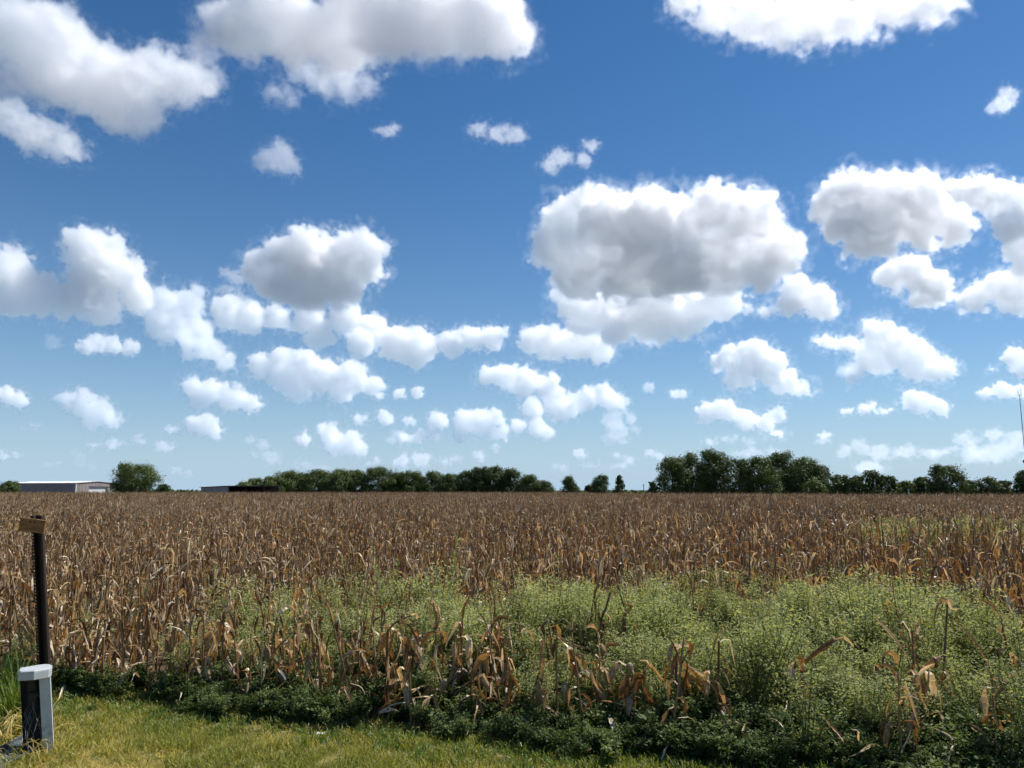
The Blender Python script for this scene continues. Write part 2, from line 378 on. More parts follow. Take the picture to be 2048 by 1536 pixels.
CLOUDS = [
 ('broad soft cloud filling the upper left corner of the sky', [(20,60,70),(100,70,75),(180,130,85),(250,190,80),(300,150,65),(360,160,50),(405,165,28),(90,140,65),(20,140,45)], .11, 1.0, .42),
 ('low grey-edged cloud tucked under the big upper left cloud', [(20,235,38),(60,260,42),(110,280,38),(150,300,25)], .07, 1.0, .3),
 ('wide flat grey cloud along the top of the frame, trailing wisps on its left', [(450,70,45),(500,50,55),(590,50,65),(680,55,70),(780,55,75),(870,55,75),(950,60,68),(1010,75,50),(560,0,60),(700,-10,70),(850,-10,70),(980,10,55)], .11, 1.0, .35),
 ('thin ragged wisps joining the two big upper left clouds', [(400,110,30),(425,150,22),(385,175,16)], .05, 1.3, .8),
 ('torn wispy scrap of cloud below the wide grey top cloud', [(570,180,25,.8),(620,160,34,.8),(680,155,38),(715,180,25),(745,150,16)], .055, 1.2, .7),
 ('bright cloud cut off by the top edge above the blue on the right', [(1370,0,35),(1430,25,42),(1500,30,50),(1570,45,48),(1640,40,48),(1710,35,45),(1790,15,45),(1870,0,40)], .12, 1.0, .42),
 ('small lone puff in the blue below the top grey cloud', [(535,318,24),(560,305,30),(575,325,22)], .05, 1.0, .6),
 ('faint flat wisp, leftmost of the tiny scraps in the upper blue', [(760,265,12,.6),(782,257,16,.8)], .05, 1.0, .7),
 ('small two-part wisp floating high in the middle of the blue', [(958,256,20,.7),(990,262,20,.8),(1025,268,22,.8)], .06, 1.0, .7),
 ('small slanted scrap of cloud above the largest cloud', [(1100,325,18),(1122,312,20)], .06, 1.0, .7),
 ('tiny puff just right of the small slanted scrap', [(1168,322,15)], .05, 1.0, .6),
 ('tiny flat puff above the small slanted scrap', [(1180,286,16,.7)], .055, 1.0, .6),
 ('little ragged puff alone in the blue near the right edge', [(2005,200,22),(2015,185,20),(1990,215,12)], .055, 1.0, .7),
 ('largest cloud, a broad heap with a grey belly', [(1130,435,40),(1190,415,40),(1220,450,55),(1290,410,45),(1300,460,65),(1370,440,55),(1420,420,38),(1470,420,42),(1510,440,42),(1110,490,42),(1160,520,55),(1250,530,60),(1340,530,62),(1440,510,60),(1530,490,42),(1560,510,30),(1520,545,28),(1150,560,35),(1240,560,35)], .14, 1.0, 0),
 ('long grey-bottomed cloud hanging right under the largest cloud', [(1140,605,28),(1180,620,38),(1240,625,48),(1310,630,52),(1380,615,46),(1440,600,34),(1230,660,30),(1300,655,30)], .14, 1.0, 0),
 ('small cloud hanging from the lower left of the long grey-bottomed cloud', [(1070,680,28),(1110,690,32),(1160,690,30),(1205,700,24)], .13, 1.0, 0),
 ('wedge-shaped cloud trailing off the right end of the largest cloud', [(1590,570,28),(1620,590,32),(1645,605,32),(1580,610,25),(1540,620,16,.7),(1668,620,14,.7)], .12, 1.0, .1),
 ('bright domed cloud right of the largest cloud', [(1665,410,38),(1710,385,42),(1760,400,55),(1830,400,50),(1690,450,45),(1760,460,50),(1840,455,45),(1900,455,32),(1720,490,25)], .14, 1.0, 0),
 ('white cloud arching down the right edge of the frame', [(1910,385,32),(1960,385,42),(2015,400,45),(2035,450,40),(2040,500,30),(2045,540,25)], .13, 1.0, 0),
 ('egg-shaped cloud beneath the bright domed cloud', [(1790,550,34),(1830,550,38),(1865,575,35),(1890,590,20),(1835,590,24)], .14, 1.0, 0),
 ('cloud with a pointed top at the right edge under the arching cloud', [(1950,600,28),(1990,580,36),(2030,580,42),(2050,600,30)], .14, 1.0, 0),
 ('peaked cloud with a long left arm over the right-hand trees', [(1650,685,20,.7),(1690,687,26,.7),(1755,670,34),(1750,710,38),(1800,700,42),(1840,725,38),(1880,745,24),(1710,745,14)], .15, 1.0, 0),
 ('triangular cloud standing left of the peaked cloud', [(1440,725,20),(1475,715,28),(1515,708,30),(1540,735,36),(1480,750,32),(1570,765,26),(1610,775,16,.7)], .15, 1.0, 0),
 ('round white cloud half out of frame at the right edge', [(2030,715,24),(2045,735,26),(1990,738,9,.7)], .13, 1.0, 0),
 ('low white cloud straight above the dark grove', [(1415,825,22),(1450,818,24),(1490,838,22),(1530,845,20),(1555,828,14),(1550,868,22,.4)], .11, 1.0, 0),
 ('low ball-shaped cloud under the peaked cloud', [(1820,800,22),(1850,805,24),(1880,815,18)], .10, 1.0, 0),
 ('long flat cloud left of the low ball-shaped cloud', [(1695,822,14,.7),(1730,820,18,.7),(1770,822,14,.7),(1745,808,8)], .09, 1.0, 0),
 ('soft cloud behind the top of the thin mast', [(1975,785,18,.8),(2005,780,20),(2035,785,18)], .10, 1.0, 0),
 ('large cloud with a tall head at the left edge', [(175,500,42),(215,500,36),(190,545,50),(245,550,45),(270,590,38),(15,530,38),(30,580,48),(90,590,42),(150,600,45),(210,605,40),(20,610,30)], .14, 1.0, 0),
 ('ragged grey cloud sloping down to the right of the tall-headed cloud', [(320,610,38),(370,600,28),(395,590,15),(330,650,38),(385,655,38),(420,695,28),(450,725,20),(380,695,18)], .10, 1.0, .1),
 ('cauliflower-topped cloud left of the middle with a slate grey base', [(520,540,34),(560,520,38),(610,510,42),(660,500,42),(710,490,34),(740,500,28),(740,535,28),(560,570,38),(620,580,42),(680,570,38),(690,540,45),(620,545,48)], .15, 1.0, 0),
 ('long drawn-out cloud running right beneath the cauliflower-topped cloud', [(455,620,32),(500,640,30),(560,635,25),(620,640,32),(690,630,32),(640,670,25),(740,660,38),(790,690,34),(840,690,36),(900,690,26),(940,680,24),(985,672,24),(720,690,25),(830,715,20)], .14, 1.0, 0),
 ('small flat-based cloud under the tall-headed cloud', [(170,695,16),(195,685,22),(225,690,20),(260,695,18)], .09, 1.0, .1),
 ('very faint smudge of cloud left of the small flat-based cloud', [(105,685,18)], .025, 1.0, .6),
 ('grey cloud with sunlit crown below the long drawn-out cloud', [(520,735,24),(560,725,26),(610,728,26),(570,755,32),(640,750,36),(700,755,32),(745,770,22),(600,780,24),(680,785,22)], .14, 1.0, 0),
 ('thin flat cloud tailing right of the grey cloud with sunlit crown', [(760,790,12,.7),(800,788,14,.8),(835,785,13)], .08, 1.0, 0),
 ('lens-shaped cloud right of centre left, above the lone tree', [(385,775,22),(420,785,28),(465,795,28),(500,805,20),(400,800,18)], .13, 1.0, 0),
 ('half-cut cloud low at the left edge', [(10,790,22),(35,798,20)], .13, 1.0, 0),
 ('mottled oval cloud above the long grey barn', [(140,800,20),(165,805,30),(200,825,30),(225,840,20),(180,840,20),(120,795,12)], .08, 1.0, .1),
 ('small white cloud directly above the lone round tree', [(390,850,20),(415,850,24),(430,865,14),(350,860,14,.7)], .10, 1.0, 0),
 ('smooth pillow-shaped cloud over the middle tree line', [(975,755,20),(1010,755,26),(1050,765,28),(1095,772,24),(1115,780,14)], .14, 1.0, 0),
 ('cloud with a bright right shoulder below the pillow-shaped cloud', [(1065,815,22),(1110,805,26),(1140,810,25),(1175,795,22),(1210,790,24),(1230,805,20),(1120,828,14)], .10, 1.0, 0),
 ('lumpy low cloud over the darkest middle trees', [(875,840,20),(930,840,24),(960,845,28),(990,835,20),(1000,865,18),(920,870,16),(870,870,12,.7),(810,875,18,.7),(840,873,12)], .09, 1.0, 0),
 ('little cloud squeezed right of the lumpy low cloud', [(1035,850,16),(1075,852,20),(1095,862,16)], .09, 1.0, 0),
 ('bright upright little cloud over the middle tree line', [(655,862,18),(665,880,26),(700,888,26),(720,897,14),(605,876,14)], .12, 1.0, 0),
 ('pair of tiny flat clouds above the bright upright little cloud', [(720,838,18,.7),(770,834,20,.8),(820,842,10)], .08, 1.0, 0),
 ('faint ragged cloud hanging between pillow cloud and grove', [(1225,840,22),(1240,865,20),(1220,880,14),(1275,862,10)], .035, 1.0, .2),
 ('tiny cloud dot above the low gap right of the mottled cloud', [(1297,775,11)], .045, 1.0, .2),
 ('tiny flat cloud left of the triangular cloud base', [(1358,788,18,.6)], .06, 1.0, 0),
 ('flat little cloud above the barn and lone tree', [(190,890,14,.6),(225,888,22,.6)], .06, 1.0, 0),
 ('two faint dots of cloud right of the flat little cloud', [(280,880,16,.7),(328,893,22,.6)], .045, 1.0, 0),
 ('faint upright wisp left of the lone tree', [(160,918,16),(185,935,11),(150,905,9)], .02, 1.0, .2),
 ('low faint cloud at the far left skyline', [(8,910,18,.7),(34,912,12,.7)], .06, 1.0, 0),
 ('tiny cloud close above the low shed', [(545,915,20,.8),(515,905,12,.7)], .035, 1.0, .1),
 ('low pair of pale puffs above the middle tree line', [(805,922,18,.8),(842,920,22,.7)], .06, 1.0, 0),
 ('long pale bank of cloud low behind the right-hand trees', [(1690,905,20,.8),(1720,895,20),(1760,905,24,.8),(1810,905,24,.7),(1860,910,22,.6),(1740,935,40,.4)], .030, 1.0, .1),
 ('pale bank of cloud low behind the thin mast', [(1940,880,20,.7),(1985,868,24,.7),(1960,905,40,.6),(2010,905,36,.7),(2040,885,20)], .040, 1.0, .1),
 ('little flat cloud close over the right end of the grove', [(1650,872,14,.7),(1645,882,12,.6)], .06, 1.0, 0),
 ('faint smear of cloud low over the small trees in the gap', [(1180,930,18,.5),(1120,935,20,.4),(1240,932,22,.4)], .030, 1.0, .1),
 ('small hump of cloud above the small domed tree', [(1160,908,14,.8)], .05, 1.0, 0),
 ('faint puff of cloud above the darkest middle trees', [(960,912,16,.7),(990,896,9)], .035, 1.0, 0),
 ('faint low puff just right of the lone tree and bush', [(352,940,12,.7),(372,948,14,.6)], .03, 1.0, .1),
 ('little puff above the left end of the middle tree line', [(500,880,12,.7),(525,890,15,.7)], .035, 1.0, .1),
 ('thin cloud strip over the left part of the middle trees', [(605,928,26,.35),(650,935,20,.35)], .03, 1.0, .1),
 ('tiny bright puff low between the bright upright cloud and the dark clump', [(742,928,10,.8),(752,920,8)], .04, 1.0, 0),
 ('grey-white smudge left of the lumpy low cloud', [(795,868,14,.7),(782,880,12,.7)], .03, 1.0, .1),
 ('faint puff beside the left edge of the grove top', [(1300,905,14,.7),(1322,912,12,.7)], .03, 1.0, .1),
 ('small faint cloud above the small pointed tree', [(1258,918,14,.6),(1232,910,10,.7)], .035, 1.0, .1),
 ('thin veil of cloud over the grove', [(1420,885,16,.5),(1460,878,18,.5),(1500,884,14,.5)], .03, 1.0, .1),
 ('tiny faint cloud above the barn roof', [(95,930,12,.6),(120,925,10,.7)], .03, 1.0, .1),
 ('faint scrap of cloud left of the mottled oval cloud', [(70,850,14,.6),(52,858,10,.6)], .025, 1.0, .3),
 ('small pale cloud low above the saddle of the middle trees', [(890,925,16,.6),(915,918,12,.7)], .035, 1.0, .1),
 ('small ragged cloud right of the cloud with a bright right shoulder', [(1262,838,12),(1250,822,9)], .035, 1.0, .3),
 ('pale flat cloud under the triangular cloud', [(1500,905,26,.4),(1550,900,20,.4)], .03, 1.0, .1),
 ('pale flat strip low above the big bushy tree', [(1880,905,22,.4),(1905,898,16,.5)], .035, 1.0, .1),
 ('torn veil of cloud bridging the tall-headed and cauliflower-topped clouds', [(440,605,20,.8),(455,580,16),(480,600,18)], .07, 1.2, .6),
 ('hazy thread of cloud joining the largest cloud to its wedge', [(1500,618,18,.6),(1530,625,18,.6),(1470,612,16,.7)], .08, 1.2, .5),
 ('thin wispy shred off the left side of the cauliflower-topped cloud', [(470,555,16),(452,548,12)], .05, 1.2, .7),
 ('dim grey shred at the left foot of the peaked cloud', [(1690,742,18,.7),(1705,735,14)], .05, 1.1, .5),
 ('low hazy sheet of cloud behind the middle tree line', [(600,905,50,.35),(700,915,60,.3),(820,905,60,.3),(920,900,50,.3)], .018, 1.0, .2),
 ('low hazy sheet of cloud behind the lone tree and barn', [(60,905,60,.3),(170,912,60,.3),(270,915,60,.3),(390,910,60,.3)], .016, 1.0, .2),
 ('low hazy sheet of cloud behind the open gap and grove', [(1080,905,60,.3),(1200,900,60,.3),(1330,898,60,.3),(1460,900,50,.3)], .016, 1.0, .2),
]
for i, (lab, lobes, tau, rg, ws) in enumerate(CLOUDS):
    cloud(lab, lobes, tau, rg, None, 11 + i, wisp=ws)

# ------------------------------------------------------------------ corn plants
rng = random.Random(7)
def smooth(x): x = max(0.0, min(1.0, x)); return x * x * (3 - 2 * x)

def leaf_strip(mb, base, az, e0, e1, L, W, nseg=7, kbend=0.25, twist=0.0, fold=0.35, tone=0.5, rnd=rng, two=True, wig=0.25):
    """a dry blade: leaves the stalk at elevation e0, snaps over near kbend and hangs at elevation e1"""
    p = Vector(base); out = Vector((math.cos(az), math.sin(az), 0)); side0 = Vector((-math.sin(az), math.cos(az), 0))
    vs = []; fs = []; tn = []
    ds = L / nseg; a = 0.0
    for i in range(nseg + 1):
        q = i / nseg
        e = e0 + (e1 - e0) * smooth((q - kbend * 0.4) / max(0.05, kbend * 1.6))
        d = out * math.cos(e) + Vector((0, 0, 1)) * math.sin(e)
        d = (d + side0 * (wig * math.sin(q * 5 + az * 7))).normalized()
        nrm = (-out * math.sin(e) + Vector((0, 0, 1)) * math.cos(e))
        tw = twist * q
        side = (side0 * math.cos(tw) + nrm * math.sin(tw)).normalized()
        up = d.cross(side)
        w = W * (0.55 + 0.9 * q if q < 0.35 else (1 - ((q - 0.35) / 0.65) ** 1.6) * 0.88) * 0.5 * (0.75 + 0.5 * rnd.random())
        w = max(w, 0.002)
        if two:
            vs += [p + side * w + up * w * fold, p, p - side * w + up * w * fold]
            tn += [tone + 0.06, tone - 0.05, tone + 0.06]
        else:
            vs += [p + side * w, p - side * w]; tn += [tone, tone]
        p = p + d * ds
    k = 3 if two else 2
    for i in range(nseg):
        for j in range(k - 1):
            b = i * k + j
            fs.append((b, b + 1, b + k + 1, b + k))
    mb.add(vs, fs, tn)

def ear_shape(mb, base, dirv, L, r, tone, n=7, rnd=rng):
    """a husked ear hanging from a short shank, husk tips open at the end"""
    d = Vector(dirv).normalized(); base = Vector(base)
    pts = []; rad = []
    for q, k in ((0, .25), (.1, .7), (.3, 1.0), (.55, .95), (.8, .62), (.95, .28), (1.0, .08)):
        pts.append(base + d * L * q); rad.append(r * k)
    mb.tube(pts, rad, n, tone)
    u = d.orthogonal().normalized(); w = d.cross(u)
    for k in range(4):
        a = k * PI / 2 + rnd.random(); o = u * math.cos(a) + w * math.sin(a); s = d.cross(o)
        b0 = base + d * L * .35 + o * r * 1.03; b1 = base + d * L * .75 + o * r * 0.95; b2 = base + d * L * (1.1 + .2 * rnd.random()) + o * r * (.5 + .9 * rnd.random())
        mb.add([b0 + s * r * .5, b0 - s * r * .5, b1 + s * r * .45, b1 - s * r * .45, b2], [(0, 1, 3, 2), (2, 3, 4)], tone + rnd.uniform(-.2, .2))

def stalk_pts(h, rnd, lean=0.08):
    la = rnd.uniform(0, 2 * PI); lm = rnd.uniform(0, lean); n = 8
    return [Vector((math.cos(la) * lm * h * (i / n) ** 1.6 + rnd.uniform(-.006, .006), math.sin(la) * lm * h * (i / n) ** 1.6 + rnd.uniform(-.006, .006), h * i / n)) for i in range(n + 1)]

def corn_parts(seed, h=1.22, nleaf=9, tassel=True, ears=1, cheap=False, fat=1.0):
    """returns list of (part name, MB, material)"""
    rnd = random.Random(seed); parts = []
    sp = stalk_pts(h, rnd)
    def on(z):
        f = max(0, min(len(sp) - 1.001, z / h * (len(sp) - 1))); i = int(f); return sp[i].lerp(sp[i + 1], f - i)
    m = MB(); rads = [0.013 - 0.007 * i / (len(sp) - 1) + 0.0015 * (i % 2) for i in range(len(sp))]
    m.tube(sp[::2] if cheap else sp, rads[::2] if cheap else rads, 3 if cheap else 5, rnd.uniform(.3, .7))
    if tassel:
        top = sp[-1]
        for k in range(3 if cheap else 5):
            a = rnd.uniform(0, 2 * PI); e = rnd.uniform(.5, 1.4); L = rnd.uniform(.10, .2); d = Vector((math.cos(a) * math.cos(e), math.sin(a) * math.cos(e), math.sin(e)))
            m.tube([top, top + d * L * .5, top + d * L + Vector((0, 0, -.03 * rnd.random()))], [.004, .004, .002], 3, rnd.uniform(.35, .8), False)
    parts.append(('stalk', m, M_STALK))
    a0 = rnd.uniform(0, 2 * PI)
    for k in range(nleaf):
        z = h * (0.14 + 0.82 * (k + rnd.uniform(-.3, .3)) / max(1, nleaf - 1)); z = max(.06, min(h * .97, z))
        az = a0 + PI * (k % 2) + rnd.uniform(-.7, .7)
        m = MB(); up = rnd.random()
        t = rnd.choice([.12, .22, .32, .4, .45, .5, .58, .68, .8, 1.0])
        if up < 0.78: leaf_strip(m, on(z), az, rnd.uniform(-.3, .9), rnd.uniform(-1.54, -1.15), rnd.uniform(.22, .44) * (.8 if cheap else 1), rnd.uniform(.022, .048) * fat, 3 if cheap else 7, rnd.uniform(.05, .22), rnd.uniform(-3.2, 3.2), rnd.uniform(.2, .9), t, rnd, not cheap, .4)
        elif up < 0.86: leaf_strip(m, on(z), az, rnd.uniform(.6, 1.1), rnd.uniform(-.8, .2), rnd.uniform(.18, .36) * (.8 if cheap else 1), rnd.uniform(.020, .040) * fat, 3 if cheap else 7, rnd.uniform(.3, .7), rnd.uniform(-3, 3), rnd.uniform(.3, 1.0), t, rnd, not cheap)
        else: leaf_strip(m, on(z), az, rnd.uniform(1.1, 1.45), rnd.uniform(.6, 1.3), rnd.uniform(.22, .4), rnd.uniform(.025, .045), 3 if cheap else 6, .6, rnd.uniform(-2, 2), .6, t, rnd, not cheap)
        parts.append(('leaf', m, M_CORN))
    for k in range(ears):
        z = h * rnd.uniform(.35, .6); b = on(z); a = rnd.uniform(0, 2 * PI); o = Vector((math.cos(a), math.sin(a), 0))
        m = MB(); j = b + o * .035 + Vector((0, 0, .02))
        if not cheap: m.tube([b, j, j + o * .02 + Vector((0, 0, -.02))], .006, 4, .4)
        dd = o * rnd.uniform(.1, .6) + Vector((0, 0, -1)) if rnd.random() < .75 else o * .5 + Vector((0, 0, 1))
        ear_shape(m, j + o * .02 + Vector((0, 0, -.02)), dd, rnd.uniform(.16, .21), rnd.uniform(.022, .03), rnd.uniform(.35, .9), 5 if cheap else 7, rnd)
        parts.append(('ear', m, M_HUSK))
    return parts

def joined(parts, name):
    """one mesh with material slots from a list of parts"""
    mats = []; mb = MB(); mi = []
    for _, m, mat in parts:
        if mat not in mats: mats.append(mat)
        mb.merge(m); mi += [mats.index(mat)] * len(m.f)
    me = mb.mesh(name, None)
    for mt in mats: me.materials.append(mt)
    me.polygons.foreach_set('material_index', np.array(mi, dtype=np.int32))
    return bpy.data.objects.new(name, me)      # not linked: only a source for scattering

def scatter(name, pts, sources, label, cat):
    """one stuff object: points carry variant / turn / size / tilt, geometry nodes stand a plant on each"""
    me = bpy.data.meshes.new(name)
    n = len(pts)
    me.vertices.add(n); me.vertices.foreach_set('co', np.array([c for p in pts for c in p[0]], dtype=np.float32))
    def at(nm, ty, vals):
        a = me.attributes.new(nm, ty, 'POINT'); k = 'vector' if ty == 'FLOAT_VECTOR' else 'value'
        a.data.foreach_set(k, np.array(vals, dtype=np.float32 if ty != 'INT' else np.int32).ravel())
    at('variant', 'INT', [p[1] for p in pts]); at('turn', 'FLOAT_VECTOR', [(p[4][0], p[4][1], p[2]) for p in pts]); at('size', 'FLOAT', [p[3] for p in pts])
    col = bpy.data.collections.new(name + '_kinds')
    for i, s in enumerate(sources): s.name = 'k%03d' % i; col.objects.link(s)
    g = bpy.data.node_groups.new(name, 'GeometryNodeTree')
    g.interface.new_socket('Geometry', in_out='INPUT', socket_type='NodeSocketGeometry'); g.interface.new_socket('Geometry', in_out='OUTPUT', socket_type='NodeSocketGeometry')
    gi = g.nodes.new('NodeGroupInput'); go = g.nodes.new('NodeGroupOutput'); ip = g.nodes.new('GeometryNodeInstanceOnPoints')
    ci = g.nodes.new('GeometryNodeCollectionInfo'); ci.inputs['Collection'].default_value = col; ci.inputs['Separate Children'].default_value = True; ci.inputs['Reset Children'].default_value = True
    def na(nm, ty):
        x = g.nodes.new('GeometryNodeInputNamedAttribute'); x.data_type = ty; x.inputs[0].default_value = nm
        return [o for o in x.outputs if o.enabled and o.name == 'Attribute'][0]
    ip.inputs['Pick Instance'].default_value = True
    er = g.nodes.new('FunctionNodeEulerToRotation')
    g.links.new(gi.outputs[0], ip.inputs['Points']); g.links.new(ci.outputs[0], ip.inputs['Instance'])
    g.links.new(na('variant', 'INT'), ip.inputs['Instance Index']); g.links.new(na('turn', 'FLOAT_VECTOR'), er.inputs[0]); g.links.new(er.outputs[0], ip.inputs['Rotation'])
    g.links.new(na('size', 'FLOAT'), ip.inputs['Scale']); g.links.new(ip.outputs[0], go.inputs[0])
    o = bpy.data.objects.new(name, me); COL.objects.link(o); o.modifiers.new('scatter', 'NODES').node_group = g
    return tag(o, label, cat, kind='stuff')

# where things grow -----------------------------------------------------------
def weed_far(x, y):
    """how far into the field (t) the pale weed patch reaches"""
    s = (x - P0.x) * EDIR.x + (y - P0.y) * EDIR.y
    k = 1.75 + max(0, min(1, (s - 0.2) / 5.0)) * 3.0
    return k + 0.55 * mnoise.noise(Vector((x * .55, y * .55, 3.0))) + 0.3 * mnoise.noise(Vector((x * 1.7, y * 1.7, 9.0)))
def weed_mask(x, y):
    t = tval(x, y); s = (x - P0.x) * EDIR.x + (y - P0.y) * EDIR.y
    left = 0.75 + 0.45 * mnoise.noise(Vector((y * 1.3, 0, 5)))
    right = 9.1 + 0.5 * mnoise.noise(Vector((y * .9, 4, 5)))
    return t > 0.15 and s > left and t < weed_far(x, y) and (s < right or t < 1.2)
def in_view(x, y, mar=1.12): return y > 2.0 and abs(x) < (0.68 * y + 0.6) * mar
def far_edge(x, y):
    q = x / max(y, 1)
    return 196 if q < 0.1 else (150 if q < 0.42 else 118)

corn_spots = []                                  # (x, y, t)
for k in range(40):
    t = 0.45 + 0.76 * k
    s = -40 + rng.uniform(0, .2)
    while s < 60:
        s += rng.uniform(.13, .24)
        x, y = edge_pt(s, t + rng.uniform(-.05, .05))
        if y > 29 or not in_view(x, y): continue
        if weed_mask(x, y):
            if rng.random() > (.45 if t < 2.2 and x < -1.2 else (.05 if x > -.8 else .22)): continue
        if t < 1.0 and rng.random() < .12: continue
        corn_spots.append((x, y, t))
corn_spots.sort(key=lambda p: p[0] ** 2 + p[1] ** 2)

# the nearest stalks: a plant each, with its own stalk, leaves and ears
protos = []
for k in range(16):
    protos.append([(nm, m.mesh(nm, mat, nm != 'leaf')) for nm, m, mat in corn_parts(100 + k, rng.uniform(1.02, 1.32), rng.choice([10, 11, 12, 12]), k % 3 != 0, rng.choice([0, 1, 1, 2]), False, 1.15)])
broken = []
for k in range(8):
    broken.append([(nm, m.mesh(nm, mat, nm != 'leaf')) for nm, m, mat in corn_parts(150 + k, rng.uniform(.60, .86), rng.choice([9, 10, 11]), False, rng.choice([0, 1, 1]), False, 1.35)])
GEN_LABEL = 'dry brown corn stalk standing among its rows at the near edge of the field'
def plant_corn(x, y, proto, rz, sc_, label, group, ln=0):
    r = empty('corn_plant', (x, y, 0), rz); r.scale = (sc_,) * 3
    lean = {-1: -rng.uniform(.10, .22), 0: rng.uniform(-.03, .03), 1: rng.uniform(.10, .22)}[ln]
    r.rotation_euler = (Matrix.Rotation(lean, 3, 'Y') @ Matrix.Rotation(rng.uniform(-.08, .08), 3, 'X') @ Matrix.Rotation(rz, 3, 'Z')).to_euler()
    tag(r, label, 'corn plant', group)
    for nm, me in proto:
        o = bpy.data.objects.new(nm, me); COL.objects.link(o); o.parent = r
    return r
NEAR = 218
LEAN = {-1: 'left-leaning', 0: 'upright', 1: 'right-leaning'}
def corn_label(x, y, proto, ln):
    q = x / y; wm = weed_mask(x, y)
    where = ('left of the steel post' if q < -.60 else
             'just right of the dark steel post' if q < -.50 else
             'among the sparse weeds left of centre' if q < -.20 and wm else
             'behind the weeds left of centre' if q < -.20 else
             'in the pale weeds near the centre' if wm and q < .15 else
             'in the pale weeds right of centre' if wm else
             'behind the weeds at the centre' if q < .15 else
             'behind the weeds right of centre' if q < .38 else
             'behind the weeds far right' if q < .54 else
             'at the right frame edge')
    n = sum(1 for nm, me in proto if nm == 'ear')
    return LEAN[ln] + ' dry corn stalk ' + ('with one ear ' if n == 1 else 'with two ears ' if n > 1 else 'without ears ') + where
for x, y, t in corn_spots[:NEAR]:
    pr = rng.choice(protos); ln = rng.choice([-1, 0, 0, 1])
    plant_corn(x, y, pr, rng.uniform(0, 2 * PI), rng.uniform(.82, 1.08) * (rng.uniform(.75, .95) if weed_mask(x, y) else 1), corn_label(x, y, pr, ln), 'dry corn at the near edge of the field', ln)

nb_ = 0
while nb_ < 56:
    s = rng.uniform(-1.2, 8.6); t = rng.choice([.50, .62, .95, 1.3]) + rng.uniform(-.08, .12)
    if s > 5.3 and rng.random() < .6: continue
    x, y = edge_pt(s, t)
    if not in_view(x, y, 1.02): continue
    pr = rng.choice(broken); q = x / y
    ln = rng.choice([-1, 0, 1])
    lb = 'short ' + LEAN[ln] + ' corn stump ' + ('with an ear ' if any(n_ == 'ear' for n_, _ in pr) else 'without ears ') + 'in the front weeds, ' + (
        'next to the white pedestal' if q < -.40 else 'left of centre' if q < -.16 else 'left of the centre line' if q < 0 else 'just past the centre line' if q < .16 else 'right of centre' if q < .40 else 'near the right edge')
    plant_corn(x, y, pr, rng.uniform(0, 2 * PI), rng.uniform(.85, 1.1), lb, 'snapped corn along the front of the weeds', ln); nb_ += 1

# the rest of the corn: single plants up to 29 m, then patches of many plants
kinds = [joined(corn_parts(300 + k, rng.uniform(1.02, 1.34), rng.choice([9, 10, 11]), k % 3 != 0, rng.choice([0, 1, 1, 2])), 'c') for k in range(12)]
PW = 2.28
for k in range(5):
    parts = []; r2 = random.Random(900 + k)
    for row in range(3):
        for j in range(11):
            ox = -PW / 2 + (j + r2.random()) * PW / 11; oy = -PW / 2 + .38 + row * .76 + r2.uniform(-.07, .07)
            hh = r2.uniform(.95, 1.36) if r2.random() > .07 else r2.uniform(1.42, 1.62); M = Matrix.Translation((ox, oy, 0)) @ Matrix.Rotation(r2.uniform(0, 6.28), 4, 'Z')
            dt = r2.uniform(-.15, .15)
            for nm, m, mat in corn_parts(2000 + k * 50 + row * 12 + j, hh, 9, True, r2.choice([0, 1]), True):
                q = MB(); q.merge(m, M, dt); parts.append((nm, q, mat))
    kinds.append(joined(parts, 'c'))
pts = []
for x, y, t in corn_spots[NEAR:]:
    pts.append(((x, y, 0), rng.randrange(12), rng.uniform(0, 6.28), rng.uniform(.82, 1.1), (rng.uniform(-.1, .1), rng.uniform(-.1, .1))))
ea = math.atan2(EDIR.y, EDIR.x)
t = 0.45 + 0.76 * 20
# patches on a grid turned with the rows, from y ~ 28 on
for i in range(-110, 130):
    for j in range(8, 110):
        x, y = edge_pt(i * PW, j * PW)
        if y < 29.2 + PW * .4 or not in_view(x, y, 1.15) or y > far_edge(x, y): continue
        pts.append(((x, y, 0), 12 + rng.randrange(5), ea + rng.choice([0, PI]), rng.uniform(.93, 1.06) + (0.10 if rng.random() < .04 else 0), (0, 0)))
scatter('corn_field', pts, kinds, 'wide field of dry brown corn running back to the trees', 'corn field')

